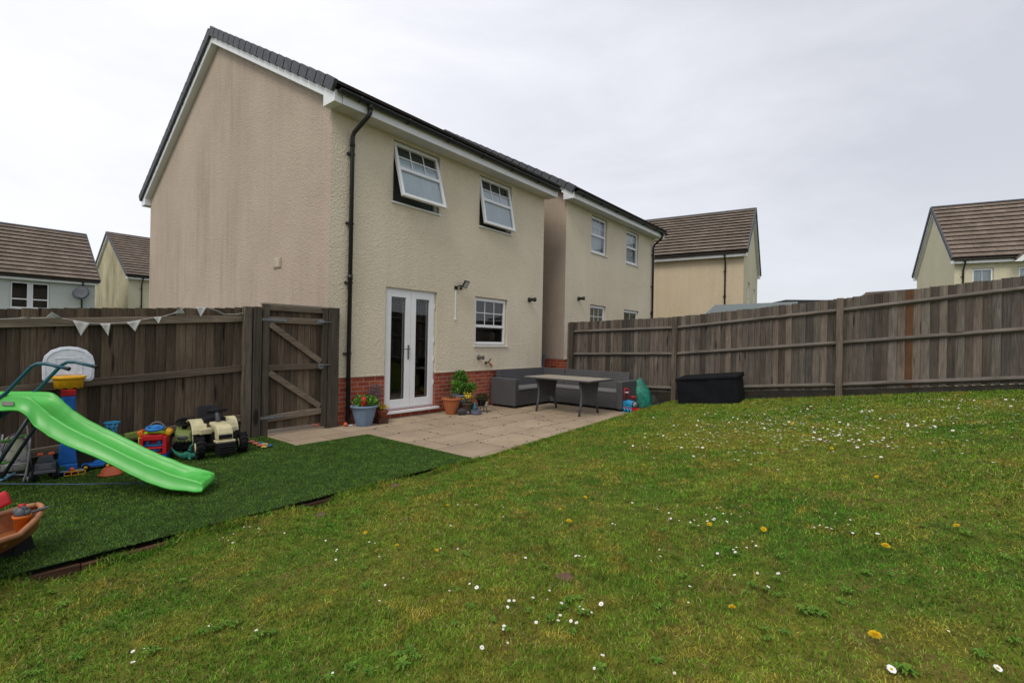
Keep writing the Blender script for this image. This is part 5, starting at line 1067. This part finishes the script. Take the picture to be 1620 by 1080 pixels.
for k in range(4): a = k * 1.571 + .5; mb.tube([(.13 * math.cos(a), .10 * math.sin(a), 0), (.08 * math.cos(a), .07 * math.sin(a), .12), (.12 * math.cos(a), .1 * math.sin(a), .26)], .006, 6)
mb.torus((0, 0, .26), .14, .008, squash=.8); mb.torus((0, 0, .12), .08, .006); st_ = mb.build('wire_frame', BLACKP, o); mb = MB(); mb.lathe([(.07, .13), (.11, .25), (.12, .26), (.001, .25)], n=18); mb.build('bowl', BLACKP, o)
mb = MB(); leaves(mb, (0, 0, .29), (.17, .13, .06), 240, .04, 2.); mb.build('foliage', LFD, o); mb = MB(); mb.sph((-.01, -.12, .14), (.032, .03, .045), 12); mb.sph((-.01, -.135, .19), (.028, .026, .024), 12); mb.build('owl_figure', plain('pale_stone_owl', (.30, .27, .23), .85), o)
mb = MB(); mb.sph((0, 0, .035), .035, 14); props(mb.build('ball', P_('orange_red_plastic', (.62, .13, .05)), loc=L(.24, .16, 0)), 'small orange ball at the foot of the broad gate post', 'ball')
mb = MB(); mb.box((0, 0, .01), (.06, .03, .015)); mb.cyl((-.03, 0, .012), (.04, .01, .012), .008); props(mb.build('toy_block', WHT, loc=L(.33, .15, 0), rz=.4, bevel=.003), 'tiny white plastic piece between orange ball and blue planter', 'toy')

# green garden sack and dark rubble by the fence
GS = MT('green_woven_plastic'); f1 = GS.noise(5, 4, .6, None, 1.5); GS.base(GS.mix(GS.ramp(f1, [(.35, 0.), (.65, 1.)]), (.008, .11, .075), (.02, .26, .18)), .5).bump(f1, .8, .03); GS = GS.mat
mb = MB()
def sack(u, v):
    a = 2 * math.pi * u; r_ = .22 * (1 - .25 * v ** 2 - .72 * max(0, v - .5) * 1.3) * (1 + .07 * math.sin(5 * a + 3 * v) + .05 * math.sin(11 * a - 9 * v)); return (r_ * math.cos(a) - .10 * v ** 2, r_ * .75 * math.sin(a), .62 * v + .02 * math.sin(3 * a) * v)
mb.grid(sack, 26, 14); props(mb.build('garden_sack', GS, loc=L(5.93, 2.62, .02), rz=ANG - R(35), solid=.004), 'crumpled green garden waste sack slumped beside the end of the sofa', 'sack')
mb = MB(); mb.grid(lambda u, v: (.30 * (u - .5) * 2, .22 * (v - .5) * 2, .14 * (math.sin(math.pi * u) * math.sin(math.pi * v)) ** .6 * (1 + .25 * math.sin(11 * u + 7 * v) * math.cos(9 * v)) - .01), 16, 14); props(mb.build('bin_bag', plain('black_polythene', (.018, .018, .022), .35, .3, 10, bumpd=.01), loc=L(6.1, 3.02, .03), rz=.3), 'low crumpled black polythene bag on the soil beside the green sack', 'bag')
mb = MB(); mb.grid(lambda u, v: (.16 * (u - .5) * 2, .13 * (v - .5) * 2, .24 * (math.sin(math.pi * u) * math.sin(math.pi * v)) ** .5 * (1 + .2 * math.sin(8 * u + 5 * v))), 12, 12); props(mb.build('rock', plain('dark_rock', (.045, .04, .032), .9, .4, 12, bumpd=.01), loc=L(6.22, 2.72, .0), rz=.8), 'dark rock at the foot of the fence behind the black bag', 'rock')
# toy locomotive, plain
o = thing('toy_train', 'blue and red ride-on toy locomotive at the end of the sofa', 'toy train', L(5.12, 2.72, 0), ANG + R(-115))
mb = MB(); mb.bx(-.17, .17, -.075, .075, .055, .10); mb.bx(.15, .19, -.085, .085, .035, .11); mb.build('footplate', RED, o, bevel=.01)
mb = MB(); mb.cyl((-.08, 0, .175), (.13, 0, .175), .075, 20); mb.bx(-.16, -.06, -.07, .07, .10, .22); mb.bx(-.05, .10, -.065, .065, .10, .14); mb.build('boiler', LBLUE, o, bevel=.006)
mb = MB(); mb.cyl((.128, 0, .175), (.14, 0, .175), .068, 20); mb.build('boiler_front', P_('light_grey_plastic', (.30, .30, .30)), o); mb = MB(); mb.torus((.135, 0, .175), .068, .009, Matrix.Rotation(R(90), 4, 'Y')); mb.build('front_ring', BLK, o)
mb = MB(); mb.lathe([(.028, .24), (.025, .30), (.055, .32), (.06, .335), (.001, .34)], (.08, 0, 0), n=16); mb.build('funnel', RED, o)
mb = MB(); mb.tube([(-.13, -.055, .2), (-.14, -.055, .44), (-.14, -.03, .475), (-.14, .03, .475), (-.14, .055, .44), (-.13, .055, .2)], .012, 8); mb.build('push_handle', RED, o); mb = MB(); mb.bx(-.16, -.12, -.04, .04, .385, .405); mb.build('handle_bar', WHT, o)
for sy in (-1, 1):
    for x in (-.11, -.01, .09): wheel(o, (x, sy * .085, .045), .045, .022, (0, 1, 0), tyre=LBLUE, rim=BLK)
# things in the gap between the houses
mb = MB(); mb.beam((0, 0, 0), (.10, -.1, 1.08), .10, .03, up=(1, 0, 0)); props(mb.build('plank', plain('blue_grey_plank', (.10, .115, .15), .7, .3, 10), loc=L(6.25, -.42, 0), rz=ANG, bevel=.004), 'blue grey plank leaning in the gap between the houses', 'plank')
o = thing('garden_fork', 'dark garden fork leaning upright in the gap behind the sofa', 'garden tool', L(5.95, -.25, 0), ANG)
mb = MB(); mb.cyl((0, 0, 0), (.03, 0, .95), .016); mb.build('shaft', BROWNP, o); mb = MB()
for x in (-.05, 0, .07): mb.tube([(.03, 0, .95), (.03 + x, 0, 1.0), (.03 + x * 1.1, 0, 1.27)], .011, 6)
mb.build('prongs', BROWNP, o)
mb = MB(); mb.box((0, 0, .38), (.42, .4, .76)); mb.box((0, 0, .80), (.46, .44, .06)); props(mb.build('compost_bin', plain('near_black_plastic', (.014, .012, .014), .7), loc=L(6.12, -.75, 0), rz=ANG, bevel=.03), 'low black bin in the dark gap between the houses', 'bin')

# ------------------------------------------------------------------ daisies, dandelions and weeds in the lawn
PET = plain('daisy_petal', (.78, .78, .76), .7, .05, 30, bumpd=0); DCEN = P_('daisy_centre', (.62, .42, .03), .8); STEM = leafm('weed_stem', (.05, .10, .02), (.10, .18, .04)); WEED = leafm('weed_leaf', (.065, .15, .02), (.15, .26, .035)); DAN = leafm('dandelion_petal', (.62, .38, .01), (.82, .56, .01))
def daisy(kind):
    mb = MB(); n = 15; open_ = (.0, .10, .45)[kind]
    for ring_ in range(2):
        for k in range(n):
            a = 2 * math.pi * (k + ring_ * .5) / n; l = .0125 * random.uniform(.85, 1.05) * (1 - .18 * kind); wd = .0024; r0 = .003
            c_, s_ = math.cos(a), math.sin(a); z1 = .001 + l * open_ * .8 + ring_ * .0008
            mb.add([(r0 * c_ + wd * .4 * s_, r0 * s_ - wd * .4 * c_, 0), (r0 * c_ - wd * .4 * s_, r0 * s_ + wd * .4 * c_, 0), (l * c_ - wd * s_, l * s_ + wd * c_, z1), (l * 1.08 * c_, l * 1.08 * s_, z1), (l * c_ + wd * s_, l * s_ - wd * c_, z1)], [(0, 1, 2, 3, 4)])
    hm_ = mb
    me = hm_.build('petals', PET); mb = MB(); mb.sph((0, 0, .001), (.0042, .0042, .0028), 10); ce = mb.build('flower_centre', DCEN)
    mb = MB(); mb.tube([(0, 0, 0), (.002, .001, -.03), (0, 0, -.06)], .0009, 4); sm_ = mb.build('stem', STEM)
    e_ = thing('daisy', 'small white daisy open in the lawn', 'daisy', (0, 0, 0), 0, 'daisies scattered over the lawn'); me.parent = e_; ce.parent = e_; sm_.parent = e_; return e_
def place(proto, first, px, py, h, sc_=1., lab=None):
    p = onlawn(px, py + h * 765 / max(1.2, onlawn(px, py).y)); o = proto if first else dup(proto)
    o.location = (p.x, p.y, p.z + h); d = (CAM - p); az = math.atan2(d.y, d.x); tl = random.uniform(-.1, .55)
    o.rotation_euler = (Matrix.Rotation(az, 4, 'Z') @ Matrix.Rotation(tl, 4, 'Y') @ Matrix.Rotation(random.uniform(-.4, .4), 4, 'X') @ Matrix.Rotation(random.random() * 6, 4, 'Z')).to_euler(); o.scale = (sc_,) * 3
    if lab: o['label'] = lab
    return o
DP = [(848, 984, .8), (803, 960, .9), (805, 950, .9), (813, 950, .9), (848, 984, 1), (888, 954, 1), (912, 985, 1.2), (953, 1036, 1), (940, 1057, .9), (797, 990, 1), (796, 995, .8), (803, 1017, .9), (762, 1024, 1), (869, 934, .9), (831, 882, 1), (743, 924, 1.2), (754, 929, 1.2), (711, 934, .7), (609, 925, .8), (638, 914, .7), (600, 880, .8), (614, 871, .7), (584, 857, .9), (593, 859, .8), (697, 867, .7), (713, 831, .8), (724, 868, .7), (752, 798, 1), (724, 798, .7), (740, 798, .7), (796, 802, .7), (796, 817, .7), (1043, 870, 1), (1044, 880, 1), (1030, 887, .8), (911, 879, 1), (916, 879, 1), (926, 880, .8), (916, 960, 1.2), (922, 964, .9), (935, 969, 1), (951, 955, 1.4), (883, 981, .9), (886, 973, .8), (903, 982, 1), (843, 945, .8), (866, 948, .7), (916, 959, 1), (969, 828, .8), (973, 830, .9), (1000, 795, .9), (1002, 805, .7), (1040, 805, .8), (1058, 811, .8), (1061, 820, .8), (1074, 823, .8), (1092, 826, .9), (1098, 823, .9), (1105, 831, .7), (1119, 824, 1), (1128, 822, 1.1), (1130, 820, .8), (1117, 814, .8), (1122, 803, .7), (1134, 803, .7), (1140, 802, .8), (1144, 812, .7), (1157, 813, .7), (1150, 825, .8), (1172, 817, .7), (1171, 801, .7), (1185, 811, .7), (1165, 866, .9), (1160, 869, .8), (1163, 873, .9), (1181, 866, .7), (1196, 863, .8), (1190, 856, .7), (1135, 875, .8), (1111, 895, 1.2), (1091, 927, .9), (1162, 909, .7), (1198, 907, 1), (1231, 907, 1), (1215, 928, .9), (1089, 953, .7), (1288, 834, .9), (1297, 831, 1), (1308, 834, 1), (1315, 836, .7), (1342, 830, 1), (1349, 843, .9), (1345, 822, .7), (1322, 812, .7), (1388, 844, 1.2), (1410, 1058, 1.5), (1500, 999, 1.1), (1578, 1057, 1.5), (386, 833, .8), (395, 833, .8), (411, 837, .8), (409, 835, .7), (369, 844, .7), (353, 850, .7), (361, 855, .8), (368, 858, .8), (450, 843, .8), (515, 855, .9), (533, 869, .8), (531, 872, .8), (531, 885, .7), (405, 997, .9), (330, 990, .7), (210, 1030, .9), (228, 1026, .7), (210, 1047, .9), (1067, 1065, .9), (526, 1064, .7), (600, 950, .8)]
PR = [daisy(0), daisy(1), daisy(2)]; used = [False] * 3; nd = 0
def addd(px, py, sc_):
    global nd
    k = random.choice([0, 0, 1, 2]); place(PR[k], not used[k], px, py, random.uniform(.024, .036) + (.012 if py < 760 else 0), sc_ * (1.08 if py < 760 else 1)); used[k] = True; nd += 1
for px, py, s_ in DP: addd(px, py, s_ * random.uniform(.5, .72))
CL = [(1075, 690, 45, 14, 26), (1180, 660, 60, 14, 30), (1280, 684, 60, 10, 34), (1345, 642, 90, 10, 34), (1370, 700, 25, 8, 16), (1450, 666, 70, 12, 26), (1560, 630, 60, 8, 22), (1110, 740, 60, 14, 10), (1215, 735, 80, 12, 10), (1400, 740, 120, 20, 12), (1020, 690, 30, 14, 10)]
for cx_, cy_, sx_, sy_, n_ in CL:
    for _ in range(n_):
        px, py = random.gauss(cx_, sx_), max(632, random.gauss(cy_, sy_))
        if px > 1650 or (px < 1185 and py < 652) or px < 985: continue
        if nd < 298: addd(px, py, random.uniform(.75, 1.1))
far = MB()
for _ in range(420):
    px, py = (random.uniform(1190, 1640), abs(random.gauss(0, 1)) * 34 + 628) if random.random() < .5 else (random.gauss(1230, 110), random.gauss(680, 24))
    if py > 775 or py < 630 or (px < 1190 and py < 650) or px < 1000: continue
    p = onlawn(px, py); z = p.z + .028
    for k in range(6): a = k * 1.047; far.add([(p.x, p.y, z), (p.x + .011 * math.cos(a), p.y + .011 * math.sin(a), z + .002), (p.x + .011 * math.cos(a + .9), p.y + .011 * math.sin(a + .9), z + .002)], [(0, 1, 2)])
props(far.build('far_daisies', PET), 'faint sprinkling of tiny white daisies at the far side of the lawn', 'daisies', kind='stuff')
def dandelion():
    e_ = thing('dandelion', 'bright yellow dandelion flower open in the lawn', 'dandelion', (0, 0, 0), 0, 'yellow dandelions scattered in the lawn'); mb = MB()
    for ring_ in range(5):
        n = 30 - 4 * ring_; l = .021 - .0036 * ring_
        for k in range(n):
            a = 2 * math.pi * (k + random.random() * .5) / n; c_, s_ = math.cos(a), math.sin(a); wd = .0011; ll = l * random.uniform(.85, 1.08); z1 = .002 + ring_ * .0025
            mb.add([(.001 * c_, .001 * s_, 0), (ll * c_ - wd * s_, ll * s_ + wd * c_, z1), (ll * c_ + wd * s_, ll * s_ - wd * c_, z1)], [(0, 1, 2)])
    mb.build('petals', DAN, e_); mb = MB(); mb.tube([(0, 0, 0), (.003, 0, -.03), (0, 0, -.06)], .0018, 5); mb.build('stem', STEM, e_); return e_
DD = dandelion()
for i, (px, py, s_) in enumerate([(1384, 1004, 1.1), (1158, 960, .8), (1401, 863, 1.1), (1208, 837, .9), (1122, 829, .8), (1513, 831, .8), (900, 824, 1.1), (708, 799, .8), (926, 786, .8), (578, 842, .7), (628, 862, .7), (691, 870, .6), (1387, 754, .8), (1316, 709, .9), (1253, 671, .9), (1256, 668, .8), (1300, 678, .8), (1342, 677, .8), (1455, 671, .9), (1164, 682, 1.), (1146, 682, .7), (1210, 654, .9), (1158, 646, .7), (1450, 631, .8), (1018, 735, .8), (886, 805, .6)]):
    place(DD, i == 0, px, py, .032, s_ * .9)
def weed(nl, ll, wd):
    mb = MB()
    for k in range(nl):
        a = 6.283 * k / nl + random.uniform(-.3, .3); l = ll * random.uniform(.6, 1.2); z = random.uniform(.008, .028); c_, s_ = math.cos(a), math.sin(a); w2 = wd * random.uniform(.7, 1.2)
        P4 = [(0, 0, 0), (l * .5 * c_ - w2 * s_, l * .5 * s_ + w2 * c_, z), (l * c_, l * s_, z * .6), (l * .5 * c_ + w2 * s_, l * .5 * s_ - w2 * c_, z), (l * .55 * c_, l * .55 * s_, z * .75)]
        mb.add(P4, [(0, 3, 4), (3, 2, 4), (2, 1, 4), (1, 0, 4)])
    return mb
wp = [props(weed(16, .036, .0055).build('weed_clump', WEED), 'low clump of broad leaved weed growing in the lawn', 'weed', 'weed clumps in the lawn') for _ in range(3)]
WD = [(900, 955), (890, 965), (915, 950), (930, 975), (870, 985), (780, 985), (720, 990), (835, 970), (800, 1000), (1150, 870), (1165, 880), (1120, 835), (1095, 835), (1190, 930), (1210, 935), (1180, 940), (1230, 945), (1285, 972), (1270, 970), (1300, 975), (1340, 940), (1330, 955), (1345, 960), (1370, 910), (1410, 912), (1380, 835), (1460, 835), (1480, 833), (1500, 838), (1530, 848), (1350, 845), (1320, 840), (1210, 1000), (1215, 1015), (1240, 1005), (1420, 1062), (1435, 1068), (1550, 1040), (1590, 885), (1605, 1020), (340, 1000), (355, 990), (370, 992), (320, 1005), (230, 1030), (240, 1035), (45, 1070), (60, 1068), (630, 1040), (650, 1035), (660, 1045), (555, 1060), (585, 1068), (520, 1075), (410, 1010), (430, 1005), (290, 920), (560, 870), (730, 860), (700, 880), (950, 1060), (1040, 1050), (1000, 890), (860, 900), (560, 1000), (100, 960), (80, 940)]
for _ in range(26): WD.append((random.uniform(60, 1600), 690 + 390 * random.random() ** .8))
WD = [q_ for q_ in WD if ST(onlawn(*q_))[1] > 3.25 and ST(onlawn(*q_))[0] < 6.2]
for i, (px, py) in enumerate(WD):
    p = onlawn(px, py); o = wp[i] if i < 3 else dup(wp[i % 3]); o.location = (p.x, p.y, p.z + .012); o.rotation_euler = (random.uniform(-.1, .1), random.uniform(-.1, .1), random.random() * 6.28); _k = random.uniform(.5, 1.); o.scale = (_k * random.uniform(.8, 1.3), _k, _k * random.uniform(.4, .9))
# bare patches of earth
for i, (px, py, r_) in enumerate([(508, 815, .05), (895, 913, .045), (625, 768, .05)]):
    p = onlawn(px, py); mb = MB(); mb.add([(0, 0, .03)] + [(r_ * random.uniform(.7, 1.3) * math.cos(k * .63), r_ * random.uniform(.6, 1.1) * math.sin(k * .63), .002) for k in range(10)], [(0, 1 + k, 1 + (k + 1) % 10) for k in range(10)], smooth=True)
    props(mb.build('earth_mound', plain('bare_earth', (.15, .085, .05), .95, .4, 30, bumpd=.01) if i == 0 else bpy.data.materials['bare_earth'], loc=p), ['small mound of bare earth in the grass near the turf edge', 'dark scrape of bare earth in the middle of the lawn', 'scrap of bare earth on the edge of the artificial turf'][i], 'bare earth')
